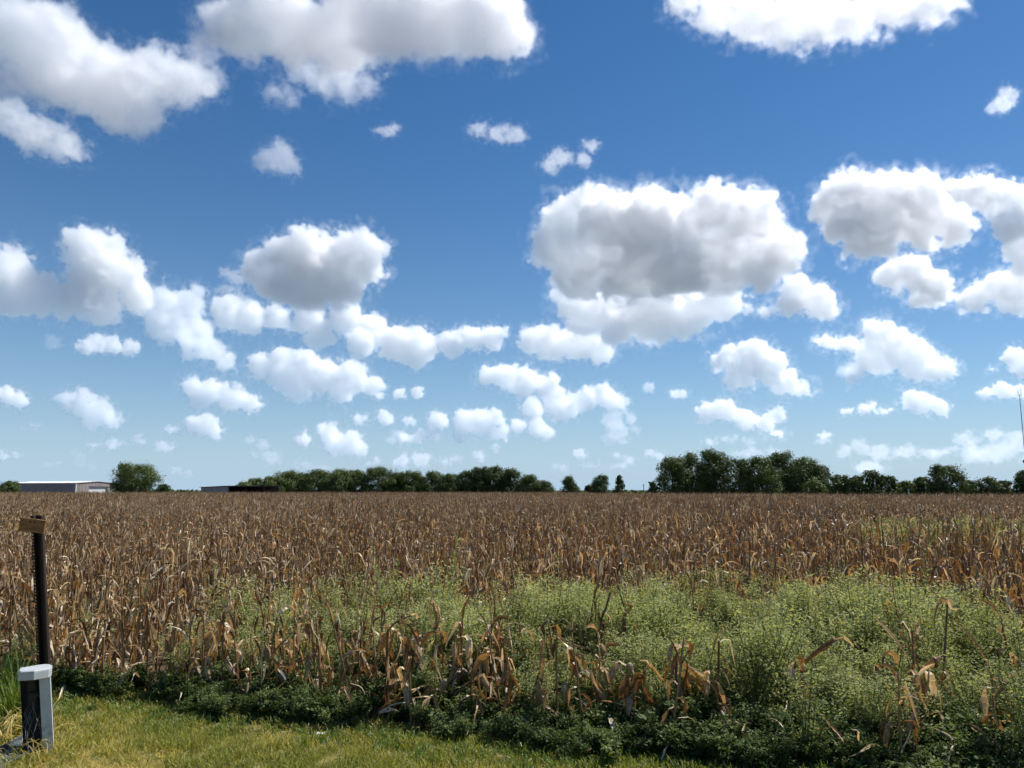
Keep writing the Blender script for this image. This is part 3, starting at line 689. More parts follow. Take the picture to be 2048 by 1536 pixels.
# ------------------------------------------------------------------ weeds
def blade_tuft(seed, n, L, W, tone, spread, droop):
    rnd = random.Random(seed); m = MB()
    for k in range(n):
        a = rnd.uniform(0, 2 * PI); q = spread * math.sqrt(rnd.random()); b = rnd.uniform(0, 6.28)
        leaf_strip(m, (q * math.cos(a), q * math.sin(a), 0), b, rnd.uniform(.75, 1.5), rnd.uniform(-.5, 1.0) - droop, L * rnd.uniform(.5, 1.2), W * rnd.uniform(.7, 1.3), 3, .6, rnd.uniform(-1, 1), 0, tone + rnd.uniform(-.2, .2), rnd, False, .1)
    return m
def weed_parts(seed, h, nstem, nleaf, lw, mat, stemtone, flat=False, spread=.28, tip=.25):
    rnd = random.Random(seed); m = MB()
    for k in range(nstem):
        a = rnd.uniform(0, 2 * PI); sp = spread * rnd.uniform(.2, 1.0); hh = h * rnd.uniform(.65, 1.0)
        p0 = Vector((rnd.uniform(-.03, .03), rnd.uniform(-.03, .03), 0)); top = Vector((math.cos(a) * sp, math.sin(a) * sp, hh)); mid = p0.lerp(top, .5) + Vector((0, 0, .05))
        m.tube([p0, mid, top], [.006, .0045, .002], 3, stemtone, False)
        for j in range(nleaf):
            q = rnd.random() ** .62; b = (p0.lerp(mid, q * 2) if q < .5 else mid.lerp(top, q * 2 - 1))
            la = rnd.uniform(0, 2 * PI); ll = rnd.uniform(.03, .13) * (1.25 - q * .6); e = rnd.uniform(-.3, .9)
            d = Vector((math.cos(la) * math.cos(e), math.sin(la) * math.cos(e), math.sin(e)))
            c = b + d * ll
            w = lw * rnd.uniform(.6, 1.3); L = w * rnd.uniform(1.3, 2.4)
            nn = Vector((rnd.gauss(0, .6), rnd.gauss(0, .6), 1)).normalized(); s = d.cross(nn).normalized() * w * .5; f = (nn.cross(s)).normalized() * L * .5
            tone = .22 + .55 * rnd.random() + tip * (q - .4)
            m.add([c - f, c + s, c + f, c - s], [(0, 1, 2, 3)], tone)
    return [('w', m, mat)]
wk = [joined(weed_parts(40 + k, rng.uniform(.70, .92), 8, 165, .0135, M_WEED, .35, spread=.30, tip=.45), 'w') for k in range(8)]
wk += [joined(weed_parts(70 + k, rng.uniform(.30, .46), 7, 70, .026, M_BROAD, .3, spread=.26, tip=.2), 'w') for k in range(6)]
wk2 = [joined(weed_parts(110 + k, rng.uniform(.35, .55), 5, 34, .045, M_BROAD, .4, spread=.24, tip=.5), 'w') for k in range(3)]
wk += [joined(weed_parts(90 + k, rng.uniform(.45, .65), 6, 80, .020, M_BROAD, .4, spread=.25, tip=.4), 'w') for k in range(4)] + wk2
def stem_weed(seed, h):
    rnd = random.Random(seed); m = MB()
    for k in range(3):
        a = rnd.uniform(0, 6.28); top = Vector((math.cos(a) * .12, math.sin(a) * .12, h * rnd.uniform(.8, 1.1))); p0 = Vector((0, 0, 0)); m.tube([p0, p0.lerp(top, .5), top], [.006, .005, .003], 3, .75, False)
        for j in range(26):
            q = rnd.uniform(.3, 1.02); b = p0.lerp(top, q); e = rnd.uniform(.2, 1.2); la = rnd.uniform(0, 6.28); d = Vector((math.cos(la) * math.cos(e), math.sin(la) * math.cos(e), math.sin(e))); L = rnd.uniform(.03, .10) * (1.3 - q * .5)
            s_ = d.cross(Vector((rnd.gauss(0, 1), rnd.gauss(0, 1), .3))).normalized() * .0075
            m.add([b, b + d * L * .5 + s_, b + d * L, b + d * L * .5 - s_], [(0, 1, 2, 3)], .55 + .45 * q * rnd.random())
    return [('w', m, M_WEED)]
wk += [joined(stem_weed(130 + k, rng.uniform(.95, 1.15)), 'w') for k in range(4)]
wk += [joined([('w', blade_tuft(560 + k, 16, .55, .016, .45, .06, .1), M_TALL)], 'w') for k in range(2)]
pts = []
for _ in range(5200):
    x = rng.uniform(-6, 9.5); y = rng.uniform(4.5, 15.5)
    if not in_view(x, y, 1.2) or not weed_mask(x, y): continue
    t = tval(x, y)
    d = mnoise.noise(Vector((x * .8, y * .8, 1.0)))
    if rng.random() > .62 + .5 * d: continue
    if t < 1.15 and (t < .38 or mnoise.noise(Vector((x * 1.3, y * 1.3, 31.0))) < (-.12 if x > -1.5 else .05) or rng.random() < .3): continue
    hs_ = (.88 + .14 * smooth((t - .8) / 2.5)) * (1 + .40 * d) * rng.uniform(.72, 1.18)
    pts.append(((x, y, 0), rng.randrange(8) if rng.random() < .93 else 21 + rng.randrange(6), rng.uniform(0, 6.28), hs_, (rng.uniform(-.15, .15), rng.uniform(-.15, .15))))
for cx_, cy_, rr, n in ((11.5, 21.0, 1.8, 70), (15.2, 24.5, 2.2, 80), (9.5, 19.5, 1.0, 20)):
    for _ in range(n):
        a = rng.uniform(0, 6.28); q = rr * math.sqrt(rng.random())
        pts.append(((cx_ + q * math.cos(a) * 1.4, cy_ + q * math.sin(a), 0), rng.randrange(8), rng.uniform(0, 6.28), rng.uniform(1.15, 1.5), (rng.uniform(-.1, .1), rng.uniform(-.1, .1))))
for _ in range(260):                                     # strays between the near corn rows
    x = rng.uniform(-7, 9); y = rng.uniform(7, 17)
    if tval(x, y) < .4 or weed_mask(x, y) or not in_view(x, y): continue
    if mnoise.noise(Vector((x * .7, y * .7, 20.0))) < .05: continue
    pts.append(((x, y, 0), rng.randrange(8), rng.uniform(0, 6.28), rng.uniform(.6, 1.0), (rng.uniform(-.2, .2), rng.uniform(-.2, .2))))
# the dark leafy skirt along the field edge
for _ in range(7200):
    s = rng.uniform(-3.5, 11); t = rng.uniform(-.05, 1.75)
    x, y = edge_pt(s, t)
    if not in_view(x, y, 1.25): continue
    if s < .9 + .6 * mnoise.noise(Vector((x, y, 2.2))) and (t > .6 or rng.random() < .75): continue
    if t > 1.3 and rng.random() < .5: continue
    edge = .12 * math.sin(s * 2.1) + .10 * math.sin(s * 5.3 + 1)
    if t < .12 + edge: continue
    d = mnoise.noise(Vector((x * 1.1, y * 1.1, 7.0)))
    if rng.random() > .58 + .6 * d: continue
    v = 8 + rng.randrange(6) if rng.random() < .5 else 14 + rng.randrange(7)
    pts.append(((x, y, 0), v, rng.uniform(0, 6.28), (.46 + .26 * smooth((t - .1) / .8)) * rng.uniform(.65, 1.15) * (1 + .3 * d), (rng.uniform(-.25, .25), rng.uniform(-.25, .25))))
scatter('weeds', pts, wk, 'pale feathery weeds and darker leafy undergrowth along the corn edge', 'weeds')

# ------------------------------------------------------------------ grass
gk = [joined([('g', blade_tuft(500 + k, 26, .075, .0055, .38, .075, 0), M_GRASS)], 'g') for k in range(5)]
gk += [joined([('g', blade_tuft(520 + k, 26, .055, .005, .82, .075, .2), M_GRASS)], 'g') for k in range(4)]
gk += [joined([('g', blade_tuft(540 + k, 22, .085, .0085, .58, .06, .3), M_TALL)], 'g') for k in range(4)]
pts = []
for _ in range(21000):
    x = rng.uniform(-7.5, 6); y = rng.uniform(3.4, 10.2); t = tval(x, y)
    if not in_view(x, y, 1.15) or t > .35 + .15 * math.sin(x * 3): continue
    if y < 4.6 and rng.random() < .5: continue
    dry = mnoise.noise(Vector((x * .9, y * .9, 2.0))) + .45 * smooth((-.9 - t) / 1.4) * smooth((.2 - x) / 3.5) - .10
    nr = smooth((t + .75) / .7)
    if nr > .3 and rng.random() < nr * .45: v = 9 + rng.randrange(4); sz = rng.uniform(.6, 1.25)
    else: v = 5 + rng.randrange(4) if rng.random() < .30 + dry else rng.randrange(5); sz = rng.uniform(.65, 1.25)
    pts.append(((x, y, 0), v, rng.uniform(0, 6.28), sz, (rng.uniform(-.1, .1), rng.uniform(-.1, .1))))
scatter('grass', pts, gk, 'mown roadside grass, green and straw yellow in patches', 'grass')

# fallen corn leaves and husks along the field edge
lk = []
for k in range(6):
    m = MB(); r8 = random.Random(700 + k)
    leaf_strip(m, (0, 0, .02), 0, r8.uniform(.1, .5), r8.uniform(-.5, -.1), r8.uniform(.16, .34), r8.uniform(.02, .04), 6, .4, r8.uniform(-2, 2), .5, r8.uniform(.3, .95), r8)
    lk.append(joined([('l', m, M_CORN)], 'l'))
pts = []
for _ in range(420):
    s = rng.uniform(-3, 10); t = rng.gauss(.65, .32)
    if t < .02 and rng.random() < .8: continue
    x, y = edge_pt(s, t)
    if in_view(x, y, 1.2): pts.append(((x, y, rng.uniform(.02, .30) if t > .25 else .02), rng.randrange(6), rng.uniform(0, 6.28), rng.uniform(.6, 1.1), (rng.uniform(-.7, .7), rng.uniform(-.7, .7))))
scatter('corn_litter', pts, lk, 'fallen tan corn leaves strewn through the leafy field edge', 'corn litter')

# ------------------------------------------------------------------ trees
def tree(label, px, top, wpx, Y, seed, name='tree', shape='round', dens=1.0, base=None, tone=0.5, group=None, leaf=0.42):
    """crown of many small leaf sprays on limbs, stood where the photo shows it, Y metres out"""
    rnd = random.Random(seed)
    c = at_dist(px, 980, Y); H = at_dist(px, top, Y).z; Wd = wpx / FPX * Y
    root = empty(name, (c.x, Y, 0), rnd.uniform(0, 6.28)); tag(root, label, 'tree', group)
    rw = Wd / 2 * (1.55 if group == MID else 1.42 if group else 1.12)
    tb = MB(); th = H * .55
    tb.tube([(0, 0, -.1), (rnd.uniform(-.1, .1), 0, th * .5), (rnd.uniform(-.3, .3), rnd.uniform(-.3, .3), th)], [H * .028 + .03, H * .02 + .02, H * .01], 7, .4)
    crown = MB()
    lobes = []
    nb = int(30 + 16 * dens)
    z0 = H * (.10 if base is None else base)
    for k in range(nb):
        q = (k + rnd.random()) / nb; a = rnd.uniform(0, 6.28)
        z = z0 + (H - z0) * (.04 + .86 * q)
        if shape == 'round': prof = max(.25, 1 - max(0, (q - .42) / .72) ** 2.2) * (.86 + .14 * smooth(q / .3))
        elif shape == 'cone': prof = 1.05 - .92 * q
        elif shape == 'dome': prof = math.sqrt(max(.04, 1 - q ** 2 * .95))
        elif shape == 'fan': prof = .62 + .40 * math.sin(min(1, q * 1.1) * 2.6) - .25 * smooth((q - .7) / .3) 
        else: prof = .9
        rad = rw * prof * math.sqrt(rnd.uniform(.1, 1)) * .74
        lr = rw * rnd.uniform(.15, .36) * (.75 + .35 * prof)
        lr = max(.45, min(lr, (H - z) * 1.0 + .35))
        p = Vector((math.cos(a) * rad, math.sin(a) * rad, min(z, H - lr * .75)))
        lobes.append((p, lr))
    if shape in ('round', 'dome', 'fan'):
        for k in range(5):
            lr = rw * rnd.uniform(.15, .26); a = rnd.uniform(0, 6.28); q = rnd.uniform(0, .45) * rw
            lobes.append((Vector((math.cos(a) * q, math.sin(a) * q, H - lr * .8 - rnd.uniform(0, .10) * H)), lr))
    for p, lr in lobes:
        if rnd.random() < .6:
            s0 = Vector((0, 0, min(th, max(.2, p.z * .6)))); tb.tube([s0, s0.lerp(p, .55) + Vector((0, 0, .1)), p], [.02 + H * .007, .015 + H * .004, .012], 4, .4, False)
        nl = int(135 * max(.6, lr * lr / .7))
        nl = min(nl, 460)
        for j in range(nl):
            d = Vector((rnd.gauss(0, 1), rnd.gauss(0, 1), rnd.gauss(0, 1) * .85 + .15)).normalized()
            rr = lr * (rnd.random() ** .42) * rnd.choice([1, 1, 1, 1, 1.1, 1.35])
            cpt = p + d * rr
            if cpt.z < .05 or mnoise.noise(cpt * .9 + Vector((seed, 0, 0))) + .35 * mnoise.noise(cpt * 2.6 + Vector((0, seed, 0))) > .30 + .25 * (1 - cpt.z / H): continue
            nn = (d + Vector((rnd.gauss(0, .38), rnd.gauss(0, .38), rnd.gauss(0, .38) + .1))).normalized()
            u = nn.orthogonal().normalized(); v = nn.cross(u); an = rnd.uniform(0, 6.28); u, v = u * math.cos(an) + v * math.sin(an), v * math.cos(an) - u * math.sin(an)
            w = leaf * rnd.uniform(.5, 1.15); hgt = w * rnd.uniform(.5, .9)
            crown.add([cpt - u * w * .5, cpt - v * hgt * .5 + u * w * .1, cpt + u * w * .5, cpt + v * hgt * .5 - nn * w * .12], [(0, 1, 2, 3)], tone + rnd.uniform(-.22, .22))
    tb.build('trunk', M_BARK, root); crown.build('crown', M_TREE, root)
    return root
MID = 'trees in the line beyond the middle of the field'
GRV = 'trees of the tall grove right of centre'
RGT = 'trees in the low line along the right skyline'
TREES = [
 ('dark bushy tree cut by the left edge left of the barn', 18, 962, 46, 200, 'dome', 1, .45, None),
 ('lone round tree with ragged crown right of the barn', 268, 927, 104, 196, 'fan', 1.6, .55, None),
 ('small round bush right of the lone tree', 328, 968, 34, 196, 'dome', 1, .45, None),
 ('thin pale treetop showing above the left of the shed roof', 488, 964, 34, 222, 'round', .6, .75, MID),
 ('pale green treetop above the right half of the shed', 512, 955, 34, 224, 'round', .7, .75, MID),
 ('low rounded tree rising just right of the shed', 545, 953, 46, 226, 'round', 1, .60, MID),
 ('leafy tree with pale crown, first high point right of the shed', 573, 941, 44, 230, 'round', 1, .62, MID),
 ('dark squat tree filling the dip after the first high point of the middle line', 602, 946, 44, 232, 'round', 1, .5, MID),
 ('broad tree with a flat dark top in the left of the middle line', 637, 939, 58, 232, 'round', 1.2, .52, MID),
 ('mid green rounded tree right of the flat dark-topped one', 676, 939, 50, 230, 'round', 1.1, .6, MID),
 ('narrow tree left of the tallest crown of the middle line', 712, 939, 40, 232, 'round', 1, .55, MID),
 ('tallest crown of the left half of the middle line, with a double tip', 758, 934, 58, 232, 'round', 1.2, .45, MID),
 ('low tree in the saddle right of the double-tipped crown', 797, 945, 40, 230, 'round', 1, .55, MID),
 ('even rounded tree in the middle of the tree line', 822, 941, 46, 230, 'round', 1.1, .5, MID),
 ('lower tree with a smooth top left of the dark clump', 862, 943, 46, 230, 'round', 1, .52, MID),
 ('sunken tree against the left side of the dark clump', 900, 946, 40, 228, 'round', 1, .52, MID),
 ('left tree of the dark clump that ends the middle line', 934, 941, 40, 218, 'round', 1.1, .33, MID),
 ('second tree of the dark clump, with the most upright tip', 962, 933, 42, 218, 'round', 1.2, .33, MID),
 ('third tree of the dark clump, broad and nearly as high', 992, 932, 44, 218, 'round', 1.2, .33, MID),
 ('right tree of the dark clump, stepping down to the bushes', 1022, 937, 44, 218, 'round', 1.2, .34, MID),
 ('low dark bush against the right foot of the dark clump', 1058, 950, 44, 214, 'dome', 1, .36, MID),
 ('lowest bush at the right end of the middle line', 1088, 962, 36, 214, 'dome', 1, .38, MID),
 ('small spiky-topped tree in the gap, left of the domed one', 1138, 951, 52, 210, 'cone', 1, .38, None),
 ('low bush at the left foot of the small domed tree', 1178, 970, 26, 210, 'dome', .8, .38, None),
 ('small smooth domed tree in the gap', 1203, 950, 46, 208, 'dome', 1.2, .30, None),
 ('small pointed tree right of the domed one', 1240, 948, 34, 208, 'cone', 1, .32, None),
 ('low fringe bush at the left end of the tall grove', 1306, 963, 22, 150, 'dome', .8, .42, GRV),
 ('leftmost full tree of the tall grove, sloping to the gap', 1345, 913, 66, 150, 'round', 1.4, .45, GRV),
 ('second tree of the grove, with a rounded shoulder', 1385, 905, 70, 152, 'round', 1.4, .45, GRV),
 ('highest crown of the grove, above its left half', 1432, 899, 74, 152, 'round', 1.5, .42, GRV),
 ('lower tree in the notch of the grove', 1484, 917, 56, 148, 'round', 1.3, .42, GRV),
 ('brighter green tree right of the notch in the grove', 1524, 910, 66, 148, 'round', 1.4, .52, GRV),
 ('tall tree with a small knob on top in the right half of the grove', 1564, 902, 70, 152, 'round', 1.5, .48, GRV),
 ('rounded sunlit tree second from the right end of the grove', 1606, 913, 72, 150, 'round', 1.4, .52, GRV),
 ('rightmost tree of the grove, sloping down to the low line', 1636, 928, 50, 150, 'round', 1.3, .45, GRV),
 ('small thin-stemmed grey-green tree in front of the right end of the grove', 1627, 958, 42, 143, 'round', .8, .62, GRV),
 ('feathery small tree next to the right end of the grove', 1680, 949, 42, 128, 'fan', .8, .42, RGT),
 ('second feathery tree right of the grove', 1714, 951, 40, 128, 'fan', .8, .42, RGT),
 ('taller crooked-topped tree of the right line', 1746, 940, 46, 128, 'round', 1, .38, RGT),
 ('rounded tree sloping down beside the crooked-topped one', 1778, 950, 42, 128, 'dome', 1, .36, RGT),
 ('low olive bush behind the white post', 1812, 962, 44, 130, 'dome', .9, .66, RGT),
 ('low tree left of the big bushy tree', 1846, 954, 44, 130, 'round', .9, .44, RGT),
 ('big bushy tree standing highest in the right line', 1893, 929, 66, 126, 'fan', 1.4, .34, RGT),
 ('low rounded bush at the right foot of the big bushy tree', 1938, 960, 36, 128, 'dome', 1, .42, RGT),
 ('squat spreading tree between the big bushy tree and the mast', 1977, 954, 48, 128, 'round', 1, .38, RGT),
 ('low bush left of the tree at the mast foot', 2010, 960, 32, 128, 'dome', 1, .40, RGT),
 ('dark tree cut by the right edge at the foot of the mast', 2046, 938, 48, 128, 'cone', 1.2, .36, RGT),
]
for i, (lab, px, top, w, Y, sh, dn, tn, gr) in enumerate(TREES):
    tree(lab, px, top, w, Y, 4000 + i, 'bush' if 'bush' in lab and 'bushy' not in lab else 'tree', sh, dn, .02 if Y < 240 and sh != 'fan' else .08, tn, gr, .24 + Y * .0005)
# far low strip of scrub closing the skyline
fm = MB(); r3 = random.Random(5)
for _ in range(16000):
    x = r3.uniform(-420, 420); y = r3.uniform(330, 390); zz = min(1.6, abs(r3.gauss(0, 1))) * 1.1 * (1 + .7 * mnoise.noise(Vector((x * .02, 0, 1))))
    w = r3.uniform(.5, 1.1); n = Vector((r3.gauss(0, 1), r3.gauss(0, 1) - .6, r3.gauss(0, 1))).normalized(); u = n.orthogonal().normalized() * w * .6; v = n.cross(u)
    c = Vector((x, y, zz)); fm.add([c - u, c - v, c + u, c + v], [(0, 1, 2, 3)], r3.uniform(.3, .7))
tag(fm.build('far_scrub', M_TREE), 'low far-off scrub along the horizon behind the trees', 'scrub', kind='stuff')

# ------------------------------------------------------------------ barn
def barn():
    Y = 205.0; c = at_dist(151.5, 980, Y)
    root = empty('metal_barn', (c.x, Y, 0)); tag(root, 'long beige metal barn with white roof and white roller door', 'barn')
    g = Vector((.342, .940, 0)); l = Vector((-.940, .342, 0)); up = Vector((0, 0, 1))
    W, L, E, P = 13.4, 25.0, 3.85, 4.35
    def q(a, b, z): return g * a + l * b + up * z
    # gable end with ribs, a door opening from a=3.2 to 10.4
    d0, d1, dh = 4.0, 10.2, 2.95
    m = MB()
    def eave(a): return E + (P - E) * (1 - abs(a - W / 2) / (W / 2))
    a = 0.0; k = 0
    while a < W - 1e-6:
        b = min(W, a + .335)
        zb = dh if (a + b) / 2 > d0 and (a + b) / 2 < d1 else 0
        o = -.03 if k % 3 == 0 else 0.0
        m.add([q(a, o, zb), q(b, o, zb), q(b, o, eave(b)), q(a, o, eave(a)), q(a, .12, zb), q(b, .12, zb), q(b, .12, eave(b)), q(a, .12, eave(a))], [(0, 1, 2, 3), (5, 4, 7, 6), (1, 0, 4, 5), (0, 3, 7, 4), (2, 1, 5, 6)], .5)
        a = b; k += 1
    gw = m.build('gable_wall', M_PANEL, root)
    m = MB(); b = 0.13; k = 0
    while b < L - 1e-6:
        e = min(L, b + .40); o = -.03 if k % 3 == 0 else 0
        m.add([q(o, b, 0), q(o, e, 0), q(o, e, E), q(o, b, E), q(.12, b, 0), q(.12, e, 0), q(.12, e, E), q(.12, b, E)], [(0, 3, 2, 1), (4, 5, 6, 7), (0, 4, 7, 3), (1, 2, 6, 5)], .5); b = e; k += 1
    m.build('side_wall', M_PANEL, root)
    m = MB(); m.add([q(W, 0, 0), q(W, L, 0), q(W, L, E), q(W, 0, E), q(W - .12, 0, 0), q(W - .12, L, 0), q(W - .12, L, E), q(W - .12, 0, E)], [(0, 1, 2, 3), (4, 7, 6, 5)], .5)
    m.add([q(0, L, 0), q(W, L, 0), q(W, L, E), q(W / 2, L, P), q(0, L, E)], [(0, 1, 2, 3, 4)], .5)
    m.build('rear_walls', M_PANEL, root)
    m = MB()
    for s0, s1, z0, z1 in ((-.25, W / 2, E + .02, P + .05), (W + .25, W / 2, E + .02, P + .05)):
        n = 24
        for k in range(n):
            b0 = -.2 + (L + .4) * k / n; b1 = -.2 + (L + .4) * (k + 1) / n; bm = b0 + .12
            for (x0, x1, dz) in ((b0, bm, .06), (bm, b1, .0)):
                m.add([q(s0, x0, z0 + dz), q(s0, x1, z0 + dz), q(s1, x1, z1 + dz), q(s1, x0, z1 + dz), q(s0, x0, z0 - .08), q(s0, x1, z0 - .08), q(s1, x1, z1 - .08), q(s1, x0, z1 - .08)], [(0, 1, 2, 3), (4, 7, 6, 5), (0, 4, 5, 1), (0, 3, 7, 4), (1, 5, 6, 2)], .5)
    rf = m.build('roof', M_ROOFW, root)
    m = MB(); m.add([q(-.1, -.06, 0), q(.14, -.06, 0), q(.14, -.06, E), q(-.1, -.06, E), q(-.1, .2, 0), q(-.1, .2, E)], [(0, 1, 2, 3), (4, 0, 3, 5)], .5)
    m.add([q(-.2, -.12, E - .1), q(W / 2, -.12, P - .1), q(W / 2, -.12, P + .12), q(-.2, -.12, E + .12)], [(0, 1, 2, 3)], .5)
    m.add([q(W / 2, -.12, P - .1), q(W + .2, -.12, E - .1), q(W + .2, -.12, E + .12), q(W / 2, -.12, P + .12)], [(0, 1, 2, 3)], .5)
    m.build('trim', M_ROOFW, root)
    m = MB(); n = 8
    for k in range(n):
        z0 = dh * .97 * k / n; z1 = dh * .97 * (k + 1) / n
        m.add([q(d0, .32, z0), q(d1, .32, z0), q(d1, .32, z1 - .05), q(d0, .32, z1 - .05), q(d1, .36, z1 - .05), q(d0, .36, z1 - .05), q(d1, .36, z1), q(d0, .36, z1)], [(0, 1, 2, 3), (3, 2, 4, 5), (5, 4, 6, 7)], .5)
    dr = m.build('roller_door', M_DOORW, root)
    m = MB()
    for a in (d0, d1):
        m.add([q(a, -.02, 0), q(a, .5, 0), q(a, .5, dh), q(a, -.02, dh)], [(0, 1, 2, 3)], .5)
    m.add([q(d0, -.02, dh), q(d1, -.02, dh), q(d1, .5, dh), q(d0, .5, dh)], [(0, 1, 2, 3)], .5)
    m.build('door_frame', M_PANEL, root)
barn()

def shed():
    Y = 190.0; c = at_dist(457, 980, Y)
    root = empty('open_shed', (c.x, Y, 0)); tag(root, 'low open-fronted grey shed with dark roof before the middle trees', 'shed')
    g = Vector((1, .10, 0)).normalized(); l = Vector((-.80, .60, 0)).normalized(); up = Vector((0, 0, 1))
    W, L, E, R2 = 12.0, 12.0, 3.0, 2.72
    def q(a, b, z): return g * a + l * b + up * z
    for k in range(20):
        b0 = L * k / 20 + .012; b1 = L * (k + 1) / 20 - .012; o = -.02 * (k % 2)
        h0 = E - (E - R2) * b0 / L - .06; h1 = E - (E - R2) * b1 / L - .06
        m = MB(); m.add([q(o, b0, 0), q(o, b1, 0), q(o, b1, h1), q(o, b0, h0), q(o + .04, b0, 0), q(o + .04, b1, 0), q(o + .04, b1, h1), q(o + .04, b0, h0)], [(0, 3, 2, 1), (4, 5, 6, 7), (0, 4, 7, 3), (1, 2, 6, 5), (3, 7, 6, 2)], .5)
        m.build('plank', M_SHEDW, root)
    m = MB(); m.add([q(0, L, 0), q(W, L, 0), q(W, L, R2), q(0, L, R2)], [(0, 1, 2, 3)], .5); m.add([q(W, 0, 0), q(W, L, 0), q(W, L, R2), q(W, 0, E - .06)], [(0, 1, 2, 3)], .5)
    m.build('rear_wall', M_SHEDD, root)
    m = MB(); n = 26
    for k in range(n):
        a0 = -.4 + (W + .8) * k / n; a1 = -.4 + (W + .8) * (k + 1) / n; am = (a0 + a1) / 2
        for x0, x1, dz in ((a0, am, .04), (am, a1, 0)):
            m.add([q(x0, -.5, E + .02 + dz), q(x1, -.5, E + .02 + dz), q(x1, L + .3, R2 + dz), q(x0, L + .3, R2 + dz), q(x0, -.5, E - .18), q(x1, -.5, E - .18), q(x1, L + .3, R2 - .05), q(x0, L + .3, R2 - .05)], [(0, 1, 2, 3), (4, 7, 6, 5), (4, 5, 1, 0), (0, 3, 7, 4), (1, 5, 6, 2)], .5)
    m.build('roof', M_SHEDD, root)
    for a in (0.15, 4.3, 8.6, 12.85):
        m = MB(); p = q(a, .15, 0); m.box((p.x - .1, p.y - .1, 0), (p.x + .1, p.y + .1, E - .19)); m.build('post', M_BARK, root)
shed()

# ------------------------------------------------------------------ mast
def mast():
    Y = 250.0; b = at_dist(2044, 980, Y); topz = at_dist(2036, 790, Y).z; x = at_dist(2036.5, 790, Y).x
    root = empty('radio_mast', (x + .4, Y, 0)); tag(root, 'thin grey radio mast with two whip antennas on the right skyline', 'mast')
    m = MB(); m.tube([(0, 0, 0), (0, 0, topz * .5), (0, 0, topz)], [.16, .13, .09], 8, .5)
    for k in range(14):
        z = topz * (k + 1) / 15; m.tube([(0, 0, z - .08), (0, 0, z + .08)], [.20 - .007 * k, .20 - .007 * k], 8, .5)
    m.build('pole', M_STEEL, root)
    m = MB(); m.tube([(-.45, 0, topz - .05), (.62, 0, topz - .05)], .09, 5); m.build('crossarm', M_STEEL, root)
    for dx, h in ((-.42, 1.8), (.58, 2.4)):
        m = MB(); m.tube([(dx, 0, topz - .1), (dx, 0, topz + h)], [.075, .05], 5); m.build('antenna', M_STEEL, root)
    z = at_dist(2040, 923, Y).z
    m = MB(); n = 12
    vs = []
    for k in range(4):
        r = .62 * math.sin(k / 3 * 1.2) / math.sin(1.2)
        vs += [(-.55 + math.cos(2 * PI * j / n) * r, -.15 - .3 * (1 - math.cos(k / 3 * 1.2)), z + math.sin(2 * PI * j / n) * r) for j in range(n)]
    m.add(vs, [(k * n + j, k * n + (j + 1) % n, (k + 1) * n + (j + 1) % n, (k + 1) * n + j) for k in range(3) for j in range(n)], .5)
    m.tube([(-.05, 0, z), (-.55, -.12, z)], .06, 5)
    m.build('dish', M_DARK, root)
mast()

# white marker post and thin pole out in the corn
wp = at_dist(1817, 980, 104.0)
m = MB(); m.box((-.08, -.05, 0), (.08, .05, 2.05)); m.box((-.10, -.07, 2.05), (.10, .07, 2.13)); o = m.build('marker_post', M_WHITE); o.location = (wp.x, 104, 0)
tag(o, 'slim white post before the low olive bush of the right tree line', 'post')
wp = at_dist(1287.5, 980, 205.0)
m = MB(); m.tube([(0, 0, 0), (0, 0, 3.6)], [.11, .08], 6); m.tube([(-.3, 0, 3.2), (.3, 0, 3.2)], .05, 4); o = m.build('thin_pole', M_BARK); o.location = (wp.x, 205, 0)
tag(o, 'thin dark pole standing in the open gap left of the grove', 'pole')

